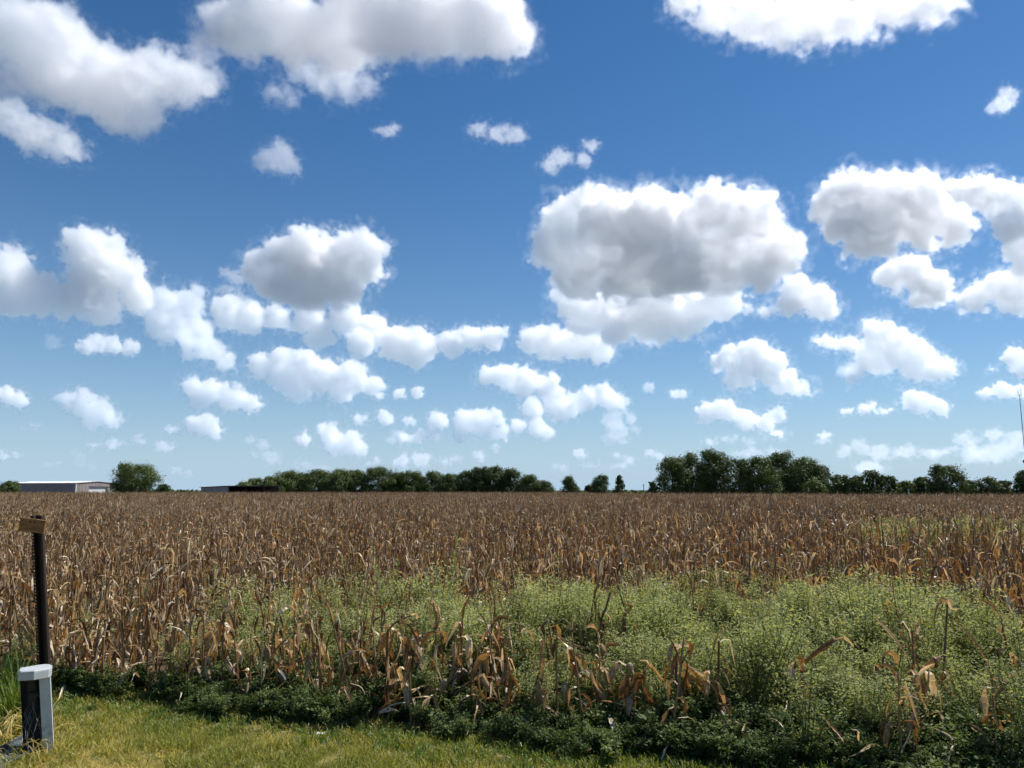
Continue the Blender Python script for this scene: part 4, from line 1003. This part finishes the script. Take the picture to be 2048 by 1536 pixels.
# ------------------------------------------------------------------ rusted channel post with a board
def channel_post():
    b = ground_at(94, 1476); t = at_dist(70, 1036, b.y)
    root = empty('channel_post', (b.x, b.y, 0)); tag(root, 'dark punched steel post with a small brown board across its top', 'post')
    H = t.z + .02; lean = (t.x - b.x + .012) / H
    S = Matrix(((1, 0, lean, 0), (0, 1, 0, 0), (0, 0, 1, 0), (0, 0, 0, 1)))
    rot = Matrix.Rotation(R(-12), 4, 'Z')
    T = S @ rot
    m = MB()
    # web at the back, two flanges with a row of holes in the left one
    hw = .036; dp = .032; th = .004
    m.box((-hw, dp, -.3), (hw, dp + th, H), .5, T)
    m.box((hw - .002, -.004, -.3), (hw + th, dp - .001, H), .5, T)
    m.box((hw + th, -.004, -.3), (hw + .016, -.001, H), .5, T)
    step = .027; z = .02; n = int((H - .1) / step)
    xs0, xs1 = -hw - .022, -hw + .001
    for k in range(n):
        z0 = z + k * step; z1 = z0 + step; zc = (z0 + z1) / 2; xc = (xs0 + xs1) / 2
        sq = [(xs0, z0), (xc, z0), (xs1, z0), (xs1, zc), (xs1, z1), (xc, z1), (xs0, z1), (xs0, zc)]
        ri = .0080; ho = [(xc + ri * math.cos(a), zc + ri * math.sin(a)) for a in [R(225 + 45 * j) for j in range(8)]]
        for yy, fl in ((-.004, 1), (.0, -1)):
            vs = [T @ Vector((p[0], yy, p[1])) for p in sq + ho]
            fs = [(j, (j + 1) % 8, 8 + (j + 1) % 8, 8 + j) for j in range(8)]
            m.add(vs, fs if fl > 0 else [f[::-1] for f in fs], .5)
    m.box((xs0, -.004, z + n * step), (xs1, 0, H), .5, T); m.box((xs0, -.004, -.3), (xs1, 0, z), .5, T)
    m.box((-hw, 0, -.3), (-hw + .004, dp, H), .5, T)
    m.build('post', M_RUSTPOST, root)
    c = at_dist(68.5, 1051, b.y - .01) - Vector((b.x, b.y, 0))
    m = MB(); M = Matrix.Translation(c + Vector((0, -.006, 0))) @ Matrix.Rotation(R(-10), 4, 'Z') @ Matrix.Rotation(R(5.0), 4, 'Y')
    w, h = .122, .056
    prof = [(-w, -h * .95), (-w * .4, -h), (w * .3, -h * .97), (w, -h * 1.02), (w * .985, -.02), (w, h * .9), (w * .3, h), (-w * .5, h * .97), (-w, h), (-w * .99, .01)]
    nn = len(prof)
    m.add([M @ Vector((x, -.02, z)) for x, z in prof] + [M @ Vector((x, .0, z)) for x, z in prof], [tuple(range(nn)), tuple(range(2 * nn - 1, nn - 1, -1))] + [(j, nn + j, nn + (j + 1) % nn, (j + 1) % nn) for j in range(nn)], .5)
    bd = m.build('board', M_BOARD, root)
    m = MB()
    for dx in (-.02, .022):
        p = M @ Vector((dx, -.02, .028)); m.tube([p, p + Vector((0, -.008, 0))], [.007, .006], 6)
    m.build('bolt', M_RUSTPOST, bd)
channel_post()

# ------------------------------------------------------------------ open utility pedestal
def pedestal():
    b = ground_at(97, 1512)
    root = empty('utility_pedestal', (b.x, b.y, 0), R(29)); tag(root, 'open white utility pedestal with flat cap and loose wires inside', 'pedestal')
    u = math.hypot(b.x, b.y) / FPX * .86                 # metres per photo pixel here
    H = at_dist(88, 1352, b.y).z
    lean = -17 * u / H
    T = Matrix(((1, 0, lean, 0), (0, 1, .0, 0), (0, 0, 1, 0), (0, 0, 0, 1)))
    w0, w1 = -9 * u, 9 * u                                # the white edge panel facing the road
    D = .14; th = .006
    m = MB(); m.box((w0, 0, -.1), (w1, th, H), .5, T); m.box((w1 - th, th + .001, -.1), (w1, D, H), .5, T)
    f = m.build('front_panel', M_MUDDY, root)
    m = MB(); m.box((w0 - 32 * u, D - .004, -.05), (w1 - th - .001, D, H), .5, T); m.box((w0 - 32 * u, .05, -.05), (w0 - 32 * u + .004, D - .006, H), .5, T); m.box((w0 - .004, th + .002, -.05), (w0, .06, H), .5, T)
    m.build('inner_housing', M_DARK, root)  # near-black panels: shade of the open hollow is put into their colour
    m = MB(); m.box((w0 - 22 * u, .09, .34), (w0 - 6 * u, .125, .60), .5, T); m.box((w0 - 20 * u, .07, .40), (w0 - 9 * u, .089, .46), .5, T); m.box((w0 - 20 * u, .07, .49), (w0 - 9 * u, .089, .55), .5, T)
    m.build('terminal_block', M_DARK, root)
    # cap: slab with rounded right end, overhanging to the left
    c0 = -43 * u; pts = [(c0 + 3 * u, -.055), (c0 + 26 * u, -.075), (w1 - .01, -.03), (w1 + .008, .01), (w1 + .010, .08), (w1 - .008, .13), (w1 - .04, .155), (c0 + 34 * u, .155), (c0, .10), (c0 - 1 * u, 0)]
    tl = Vector((lean * H, 0, 0)); n = len(pts); m = MB()
    cx_ = sum(p[0] for p in pts) / n; cy_ = sum(p[1] for p in pts) / n
    rings = [(1.0, H + .001), (1.0, H + .05), (.985, H + .062), (.94, H + .068)]
    vs = [Vector((cx_ + (x - cx_) * k, cy_ + (y - cy_) * k, z)) + tl for k, z in rings for x, y in pts]
    fs = [(r * n + j, r * n + (j + 1) % n, (r + 1) * n + (j + 1) % n, (r + 1) * n + j) for r in range(3) for j in range(n)]
    fs += [tuple(3 * n + j for j in range(n)), tuple(range(n - 1, -1, -1))]
    m.add(vs, fs, .5); m.build('cap', M_WHITE, root)
    r4 = random.Random(3)
    for k in range(9):
        m = MB(); x = w0 - r4.uniform(6, 26) * u; z = H * r4.uniform(.5, .8); p = [Vector((x, .065, z))]
        for j in range(7): p.append(p[-1] + Vector((r4.uniform(-.03, .02), r4.uniform(-.035, .012), -H * r4.uniform(.03, .09))))
        m.tube([T @ v for v in p], .0028, 4, .5); m.build('wire', M_WIRE, root)
    # its cover lies in the grass, a shallow tray leaning up on the foot
    c = empty('pedestal_cover', (0, 0, 0)); tag(c, 'loose bluish-white cover tray lying in the grass against the pedestal', 'cover')
    a = ground_at(78, 1478, .06); e = ground_at(-20, 1532, .04)
    d = (e - a); L = d.length + .15; d.normalize(); s = Vector((0, 0, 1)).cross(d).normalized(); n_ = d.cross(s)
    c.location = a
    M = Matrix((( d.x, s.x, n_.x, 0), (d.y, s.y, n_.y, 0), (d.z, s.z, n_.z, 0), (0, 0, 0, 1)))
    M = M @ Matrix.Rotation(R(-14), 4, 'X')
    m = MB(); W = .10; m.box((0, -W, 0), (L, W, .004), .5, M); m.build('pan', plain('cover_blue_white', (.10, .13, .16), .45, dirt=(.055, .07, .085), scale=7), c)
    for s_ in (-1, 1):
        m = MB(); m.box((0, s_ * W - (.006 if s_ > 0 else 0), .005), (L, s_ * W + (0 if s_ > 0 else .006), .035), .5, M); m.build('rim', M_STEEL, c)
pedestal()

sp = ground_at(641, 1477)
m = MB(); m.add([(-.032, -.012, .035), (0, -.02, .045), (.032, -.008, .035), (.03, .014, .048), (0, .012, .036), (-.028, .018, .05)], [(0, 1, 4, 5), (1, 2, 3, 4)], .5)
o = m.build('paper_scrap', M_PAPER); o.location = (sp.x, sp.y, 0); tag(o, 'small white scrap of litter lying on the mown grass', 'litter')

# ------------------------------------------------------------------ broken corn in the weeds: plants one can tell apart
def featured(label, base, path, leaves=(), ears=(), rad=.011, tone=.45, depth=None):
    rad *= 1.15; tone -= .08; base = (base[0], base[1] + (12 if base[0] > 1050 else -4 if base[0] > 700 else -36))
    """base (px,py) on the ground; path: stalk pixels from the base up; leaves: (pixel path, width m, tone)"""
    b = ground_at(*base) if depth is None else Vector((at_dist(base[0], base[1], depth).x, depth, 0))
    root = empty('broken_corn_plant', (b.x, b.y, 0)); tag(root, label, 'corn plant', 'broken corn standing in the weeds')
    r5 = random.Random(int(base[0] * 7 + base[1]))
    def P(px, py, dy=0.0):
        p = at_dist(px, py, b.y + dy); return p - Vector((b.x, b.y, 0))
    pp = [Vector((0, 0, 0))] + [P(x, y, r5.uniform(-.02, .02)) for x, y in path]
    m = MB(); m.tube(pp, [rad * (1 - .45 * i / len(pp)) for i in range(len(pp))], 6, tone); m.build('stalk', M_STALK, root)
    for lp, w, tn in leaves:
        q = [P(x, y, r5.uniform(-.05, .05) - .015) for x, y in lp]
        # resample
        pts_ = []
        for i in range(len(q) - 1):
            for k in range(3): pts_.append(q[i].lerp(q[i + 1], k / 3))
        pts_.append(q[-1]); n = len(pts_); vs = []; fs = []; tnn = []
        ph = r5.uniform(0, 6.28); tw = r5.uniform(-1.6, 1.6)
        for i, p in enumerate(pts_):
            d = (pts_[min(i + 1, n - 1)] - pts_[max(i - 1, 0)]).normalized(); f = i / (n - 1)
            a = d.cross(Vector((0, -1, 0)));  a = a.normalized() if a.length > .05 else Vector((1, 0, 0)); c = d.cross(a)
            ang = ph * .25 + tw * f; s = a * math.cos(ang) + c * math.sin(ang); nn = d.cross(s)
            ww = w * .50 * (.45 + 1.4 * f if f < .4 else max(.03, 1 - ((f - .4) / .6) ** 1.8)) * r5.uniform(.75, 1.2)
            vs += [p + s * ww + nn * ww * .5, p, p - s * ww + nn * ww * .5]; tnn += [tn + .08, tn - .06, tn + .05]
        for i in range(n - 1):
            for j in (0, 1): fs.append((i * 3 + j, i * 3 + j + 1, i * 3 + j + 4, i * 3 + j + 3))
        m = MB(); m.add(vs, fs, tnn); m.build('leaf', M_CORN, root)
    Lz = pp[-1].z if len(pp) < 6 else max(p.z for p in pp)
    for k in range(5):
        i = 1 + k % max(1, min(3, len(pp) - 2)); m = MB()
        a = pp[i].lerp(pp[i + 1], r5.random())
        leaf_strip(m, a, r5.uniform(0, 6.28), r5.uniform(-.3, .8), r5.uniform(-1.54, -1.1), r5.uniform(.18, .36), r5.uniform(.026, .046), 6, r5.uniform(.05, .2), r5.uniform(-2, 2), r5.uniform(.3, .9), r5.choice([.2, .3, .4, .5, .6, .85]), r5)
        m.build('leaf', M_CORN, root)
    for (x, y), (x2, y2), r_, tn in ears:
        p = P(x, y, -.04); e = P(x2, y2, -.04); m = MB(); ear_shape(m, p, e - p, (e - p).length, r_, tn, 8, r5); m.build('ear', M_HUSK, root)
FEAT = [
 ('tallest broken stalk in the right weeds, a white-tipped leaf bent over its head', (1893, 1452), [(1892, 1390), (1888, 1330), (1892, 1260), (1895, 1205), (1890, 1198)], [([(1892, 1212), (1897, 1200), (1905, 1216), (1918, 1218)], .05, 1.0), ([(1893, 1203), (1885, 1197), (1874, 1206)], .04, .6), ([(1888, 1308), (1872, 1318), (1852, 1335), (1836, 1333)], .06, .42), ([(1889, 1360), (1900, 1398), (1912, 1404)], .04, .85), ([(1887, 1345), (1882, 1372), (1878, 1405)], .05, .3)], [], .010, .4),
 ('many-fingered dry stalk left of the tallest one in the right weeds', (1826, 1462), [(1824, 1400), (1828, 1340), (1826, 1300), (1824, 1262)], [([(1826, 1308), (1812, 1275), (1800, 1258), (1793, 1266)], .05, .35), ([(1826, 1290), (1820, 1262), (1808, 1242), (1802, 1244)], .04, .8), ([(1826, 1285), (1832, 1255), (1822, 1232), (1810, 1228)], .035, .6), ([(1828, 1300), (1838, 1270), (1840, 1250), (1842, 1230)], .045, .5), ([(1826, 1330), (1822, 1360), (1812, 1392), (1795, 1405)], .06, .35), ([(1826, 1340), (1836, 1370), (1840, 1400)], .05, .5), ([(1826, 1380), (1808, 1400), (1796, 1420)], .05, .4)], [], .011, .35),
 ('hook-leaved stalk with one fat pale ear low in the right weeds', (1768, 1478), [(1768, 1420), (1766, 1365), (1766, 1330), (1767, 1310)], [([(1767, 1312), (1778, 1304), (1790, 1312), (1792, 1326), (1784, 1334)], .045, .55), ([(1766, 1330), (1754, 1336), (1750, 1345)], .05, .3), ([(1767, 1368), (1780, 1382), (1790, 1398), (1800, 1418)], .05, .35), ([(1767, 1362), (1774, 1375), (1778, 1390)], .035, .9)], [((1770, 1422), (1786, 1468), .040, .62)], .010, .4),
 ('square-topped stump with a long broken arm leaning right', (1594, 1480), [(1592, 1420), (1590, 1360), (1590, 1320)], [([(1590, 1320), (1602, 1318), (1606, 1345), (1604, 1395)], .06, .35), ([(1604, 1330), (1640, 1300), (1668, 1278), (1686, 1280)], .045, .22), ([(1668, 1280), (1688, 1276), (1704, 1290), (1708, 1296)], .035, .7), ([(1590, 1322), (1580, 1340), (1582, 1372)], .045, .85), ([(1600, 1340), (1610, 1370), (1612, 1400)], .05, .45)], [((1590, 1405), (1588, 1440), .028, .35)], .012, .35),
 ('straight bare-topped stalk with one leaf drooping right and a low ear', (1436, 1482), [(1436, 1430), (1436, 1370), (1437, 1320), (1438, 1282)], [([(1438, 1308), (1446, 1318), (1456, 1338), (1476, 1362)], .045, .35), ([(1436, 1355), (1428, 1390), (1432, 1420)], .05, .45), ([(1438, 1372), (1446, 1400), (1448, 1410)], .05, .4), ([(1440, 1412), (1456, 1424), (1468, 1456)], .035, .25)], [((1428, 1418), (1428, 1458), .034, .62)], .011, .5),
 ('leaning leafy stalk left of the straight bare-topped one', (1358, 1470), [(1356, 1400), (1352, 1350), (1354, 1306)], [([(1354, 1308), (1344, 1330), (1342, 1360)], .07, .35), ([(1354, 1300), (1362, 1292), (1374, 1290), (1388, 1303)], .04, .75), ([(1358, 1316), (1372, 1340), (1380, 1390), (1382, 1425)], .05, .55), ([(1362, 1325), (1392, 1352), (1412, 1378), (1428, 1392)], .055, .5), ([(1360, 1320), (1386, 1345), (1404, 1380), (1420, 1398)], .045, .62), ([(1356, 1360), (1350, 1390), (1362, 1412)], .06, .35)], [], .012, .4),
 ('thick tangled stalk with curled orange leaves between two leaning ones', (1292, 1474), [(1292, 1430), (1290, 1380), (1288, 1340)], [([(1288, 1340), (1300, 1330), (1312, 1346), (1330, 1370), (1346, 1378)], .06, .5), ([(1290, 1350), (1278, 1362), (1270, 1400), (1268, 1428)], .065, .35), ([(1290, 1375), (1300, 1405), (1302, 1430)], .06, .3), ([(1280, 1322), (1292, 1322), (1304, 1338)], .03, .85), ([(1290, 1390), (1310, 1410), (1332, 1422)], .055, .3)], [((1260, 1395), (1258, 1425), .030, .5)], .013, .35),
 ('bent dark stalk with an open husk hanging in the middle of the front weeds', (1255, 1470), [(1256, 1420), (1258, 1370), (1254, 1330)], [([(1254, 1330), (1238, 1320), (1230, 1326), (1250, 1350)], .05, .85), ([(1256, 1332), (1266, 1345), (1264, 1370), (1250, 1392), (1244, 1400)], .06, .4), ([(1256, 1350), (1246, 1380), (1252, 1410)], .06, .3)], [((1258, 1325), (1262, 1345), .028, .55)], .011, .35),
 ('arched stalk folded over to the right at the centre of the frame', (1116, 1462), [(1114, 1400), (1113, 1330), (1112, 1280), (1114, 1272), (1130, 1280), (1158, 1294), (1178, 1297)], [([(1114, 1274), (1128, 1288), (1140, 1300), (1160, 1330)], .035, .85), ([(1140, 1300), (1150, 1330), (1160, 1355), (1166, 1372)], .07, .4), ([(1142, 1306), (1165, 1330), (1180, 1362)], .05, .5), ([(1112, 1282), (1106, 1296), (1108, 1318)], .04, .2), ([(1160, 1350), (1190, 1365), (1214, 1385)], .05, .25)], [((1128, 1366), (1134, 1408), .032, .6)], .009, .35),
 ('slim pale-topped stalk standing alone left of the arched one', (1084, 1460), [(1083, 1400), (1084, 1350), (1081, 1300), (1080, 1282)], [([(1082, 1300), (1086, 1330), (1082, 1360)], .035, .5), ([(1082, 1355), (1072, 1375), (1078, 1402)], .05, .45), ([(1083, 1370), (1092, 1390), (1098, 1412)], .05, .6), ([(1080, 1283), (1084, 1278), (1086, 1292)], .02, .95)], [((1076, 1365), (1080, 1408), .032, .45)], .010, .5),
 ('grey forked stump of a stalk high in the weeds right of centre', (1206, 1395), [(1204, 1330), (1203, 1280), (1202, 1240), (1212, 1215), (1221, 1184)], [([(1202, 1240), (1196, 1222), (1196, 1232), (1194, 1252)], .05, .12), ([(1204, 1232), (1206, 1224), (1202, 1240)], .04, .95), ([(1204, 1245), (1210, 1270), (1206, 1300)], .05, .15)], [], .013, .15),
 ('rust-leaved stalk with a thin raised tip beside the grey forked stump', (1251, 1392), [(1250, 1330), (1249, 1275), (1252, 1225), (1240, 1186), (1239, 1176)], [([(1252, 1212), (1262, 1212), (1248, 1240), (1246, 1265)], .055, .35), ([(1254, 1212), (1265, 1209), (1268, 1214)], .03, .95), ([(1250, 1240), (1258, 1236), (1256, 1252)], .03, .85), ([(1250, 1235), (1246, 1262), (1250, 1285)], .05, .3)], [], .010, .35),
 ('upright brush of rusty leaves on a stalk left of the frame centre', (872, 1448), [(871, 1400), (870, 1330), (872, 1270), (870, 1256)], [([(872, 1262), (862, 1235), (860, 1210), (864, 1200)], .045, .35), ([(872, 1262), (874, 1235), (868, 1205), (864, 1196)], .04, .45), ([(873, 1262), (880, 1235), (876, 1210), (875, 1204)], .045, .4), ([(872, 1262), (856, 1268), (842, 1290), (832, 1296)], .05, .3), ([(872, 1264), (885, 1266), (892, 1276), (886, 1288)], .045, .7), ([(871, 1290), (880, 1315), (892, 1340)], .05, .35), ([(870, 1310), (862, 1345)], .06, .3)], [], .011, .4),
 ('fallen-over stalk with a drooping white leaf left of the rusty brush', (778, 1450), [(776, 1390), (772, 1330), (776, 1262), (790, 1245), (806, 1237), (822, 1231)], [([(822, 1231), (832, 1230), (834, 1240)], .04, .95), ([(776, 1256), (790, 1262), (808, 1282)], .045, .75), ([(774, 1262), (764, 1290), (756, 1312)], .06, .3), ([(778, 1256), (782, 1280), (772, 1320)], .05, .35), ([(744, 1258), (756, 1270), (762, 1286)], .04, .85), ([(776, 1300), (772, 1340), (778, 1365)], .07, .35)], [], .010, .35),
 ('stalk with a folded rust flag of a leaf above the weeds left of centre', (764, 1400), [(763, 1330), (763, 1270), (764, 1213)], [([(764, 1214), (775, 1209), (784, 1212), (794, 1218)], .035, .6), ([(764, 1213), (763, 1230), (762, 1242)], .055, .3)], [], .009, .35),
 ('sheaf of long hanging leaves right of the rusty brush', (822, 1455), [(822, 1400), (818, 1330), (816, 1272)], [([(816, 1274), (826, 1280), (836, 1300), (848, 1325), (844, 1345)], .05, .85), ([(816, 1272), (810, 1300), (806, 1330)], .07, .3), ([(818, 1276), (832, 1300), (826, 1340)], .065, .35), ([(818, 1300), (814, 1345), (812, 1365)], .06, .45), ([(830, 1260), (838, 1270), (840, 1290)], .04, .6)], [], .012, .4),
 ('spread-leaved stalk with a claw of brown blades in the front weeds', (945, 1462), [(944, 1410), (942, 1370), (944, 1330)], [([(944, 1352), (960, 1320), (980, 1308), (996, 1306)], .06, .38), ([(944, 1345), (938, 1315), (942, 1300)], .05, .5), ([(944, 1350), (926, 1335), (918, 1318), (914, 1300)], .06, .3), ([(944, 1362), (966, 1350), (980, 1378)], .045, .85), ([(942, 1370), (962, 1390), (972, 1410)], .05, .4), ([(942, 1360), (920, 1375), (906, 1390)], .06, .3)], [((892, 1358), (880, 1385), .030, .5)], .012, .35),
 ('brown blade-wrapped stalk just left of the frame centre line', (1012, 1465), [(1012, 1400), (1012, 1350), (1014, 1312)], [([(1014, 1316), (1020, 1340), (1016, 1380), (1014, 1396)], .07, .35), ([(1012, 1330), (1002, 1360), (1004, 1392)], .06, .4), ([(1004, 1296), (1003, 1320), (1006, 1348)], .035, .95), ([(1014, 1330), (1024, 1360), (1022, 1385)], .06, .3)], [], .012, .4),
 ('corner stalk with two torn husks at the lower right edge', (1996, 1500), [(1994, 1440), (1996, 1390), (2000, 1355)], [([(1998, 1368), (2012, 1390), (2016, 1430), (2020, 1450)], .06, .45), ([(1998, 1385), (1986, 1392), (1982, 1396)], .05, .3), ([(1996, 1400), (1998, 1440), (1994, 1480)], .06, .5), ([(1960, 1398), (1970, 1420), (1984, 1455)], .04, .75)], [((1972, 1440), (1956, 1470), .034, .6), ((2010, 1440), (2036, 1462), .036, .75)], .013, .4),
 ('dark stub with a grey hanging leaf at the right edge of the weeds', (2034, 1430), [(2032, 1380), (2030, 1330), (2026, 1312)], [([(2018, 1305), (2026, 1318), (2036, 1330), (2034, 1352)], .07, .8), ([(2028, 1318), (2044, 1330), (2046, 1360)], .06, .2)], [], .012, .3),
 ('double stalk with pale leaf tips standing left in the weeds', (446, 1440), [(445, 1390), (444, 1330), (447, 1260), (449, 1222)], [([(449, 1224), (462, 1212), (470, 1222)], .04, .85), ([(447, 1240), (438, 1250), (440, 1285)], .055, .3), ([(456, 1230), (462, 1255), (458, 1290)], .05, .6), ([(470, 1206), (500, 1210), (520, 1222)], .03, .3), ([(446, 1270), (452, 1300), (448, 1330)], .06, .35)], [], .011, .45),
 ('tall weathered stalk with an ear low down at the left end of the weeds', (350, 1432), [(350, 1380), (348, 1320), (352, 1250), (356, 1190)], [([(356, 1192), (366, 1180), (374, 1196)], .04, .6), ([(352, 1240), (344, 1260), (346, 1300)], .05, .4), ([(354, 1230), (362, 1260), (360, 1290)], .06, .35), ([(350, 1290), (362, 1320), (372, 1340)], .05, .7), ([(350, 1310), (342, 1340), (344, 1370)], .055, .4)], [((356, 1330), (350, 1385), .028, .8)], .012, .5),
 ('bowed stalk hung with long straps of leaf near the left end of the weeds', (296, 1425), [(296, 1370), (294, 1300), (296, 1225), (292, 1205)], [([(294, 1206), (304, 1215), (318, 1235), (324, 1260)], .045, .7), ([(294, 1208), (280, 1225), (268, 1260), (264, 1290)], .05, .5), ([(296, 1230), (304, 1265), (318, 1295), (345, 1318)], .04, .85), ([(296, 1240), (290, 1280), (296, 1320)], .065, .4), ([(298, 1235), (308, 1280), (306, 1330)], .06, .5)], [], .011, .5),
 ('stooping stalk with a red-brown leaf left of the bowed one', (250, 1425), [(248, 1370), (246, 1300), (240, 1230), (212, 1194)], [([(212, 1194), (222, 1200), (236, 1212), (245, 1222)], .03, .9), ([(246, 1230), (250, 1260), (252, 1300)], .06, .25), ([(242, 1240), (236, 1270), (244, 1292)], .06, .3), ([(211, 1196), (212, 1230), (218, 1252)], .045, .55)], [], .011, .45),
 ('crumpled stalk at the left of the middle weeds with a slanting broken arm', (590, 1448), [(590, 1390), (588, 1330), (588, 1262), (560, 1290), (538, 1315)], [([(588, 1262), (594, 1255), (598, 1290), (600, 1310)], .05, .5), ([(586, 1200), (592, 1212), (590, 1230), (580, 1240)], .05, .6), ([(588, 1300), (580, 1330), (575, 1352)], .07, .35), ([(566, 1290), (575, 1286), (582, 1295)], .035, .95), ([(588, 1330), (600, 1352), (602, 1372)], .06, .3)], [((562, 1335), (566, 1382), .030, .3)], .011, .4),
]
for f in FEAT: featured(f[0], f[1], f[2], f[3], f[4] if len(f) > 4 else (), *(f[5:7] if len(f) > 6 else ()))

# ------------------------------------------------------------------ separate green tufts
def green_clump(label, px, py, h, n, Y=None, w=.014, tone=.5):
    b = ground_at(px, py) if Y is None else Vector((at_dist(px, 980, Y).x, Y, 0))
    m = MB(); r6 = random.Random(int(px * 3 + py))
    for k in range(n):
        a = r6.uniform(0, 6.28); q = .05 * h * r6.random()
        leaf_strip(m, (q * math.cos(a) * 2, q * math.sin(a) * 2, 0), r6.uniform(0, 6.28), r6.uniform(1.0, 1.5), r6.uniform(-.7, 1.0), h * r6.uniform(.6, 1.15), w * r6.uniform(.7, 1.3), 6, .7, r6.uniform(-1, 1), .3, tone + r6.uniform(-.25, .25), r6, False, .12)
    o = m.build('grass_clump', M_TALL); o.location = b; tag(o, label, 'grass clump', 'green grass clumps')
green_clump('tall bright green grass clump left of the white pedestal', 22, 1452, .62, 70)
green_clump('green grass clump at the left edge of the frame in front of the corn', -10, 1440, .70, 60)
green_clump('low green clump between pedestal and corn', 60, 1425, .35, 45)
green_clump('bright green shoot standing in the corn at left', 186, 1300, .95, 12, 9.6, .03, .6)
green_clump('bright green shoot in the weeds left of the rusty brush', 705, 1380, .55, 16, 8.4, .022, .65)
green_clump('green grass clump at the top of the weeds left of centre', 898, 1290, .95, 16, 10.2, .026, .6)
green_clump('green corn-like shoot above the weeds near the right edge', 1962, 1280, 1.05, 10, 11.5, .04, .6)
green_clump('broad-bladed green tuft low in the dark front weeds', 1142, 1452, .38, 14, None, .022, .62)
green_clump('thin green clump in the corn above the left weeds', 552, 1120, 1.15, 12, 13.0, .03, .45)

def straw_clump(label, px, py, h, n, mat, tone, name, cat, w=.006, spread=.22):
    b = ground_at(px, py); m = MB(); r7 = random.Random(int(px * 5 + py))
    for k in range(n):
        a = r7.uniform(0, 6.28); q = spread * math.sqrt(r7.random())
        leaf_strip(m, (q * math.cos(a), q * math.sin(a), 0), r7.uniform(0, 6.28), r7.uniform(.5, 1.4), r7.uniform(-1.2, .7), h * r7.uniform(.5, 1.2), w * r7.uniform(.7, 1.5), 5, .6, r7.uniform(-1, 1), .3, tone + r7.uniform(-.25, .25), r7, False, .25)
    o_ = m.build(name, mat); o_.location = b; tag(o_, label, cat)
straw_clump('straw-coloured dead grass clump at the foot of the white pedestal', 62, 1524, .26, 70, M_GRASS, .85, 'dead_grass_clump', 'grass clump')
straw_clump('brownish dry weed clump left of the pedestal above its fallen cover', 30, 1478, .28, 150, M_GRASS, .80, 'dry_weed_clump', 'weed', .012, .26)
straw_clump('short olive grass tuft against the right foot of the pedestal', 118, 1505, .16, 50, M_GRASS, .5, 'olive_grass_tuft', 'grass clump', .006, .10)
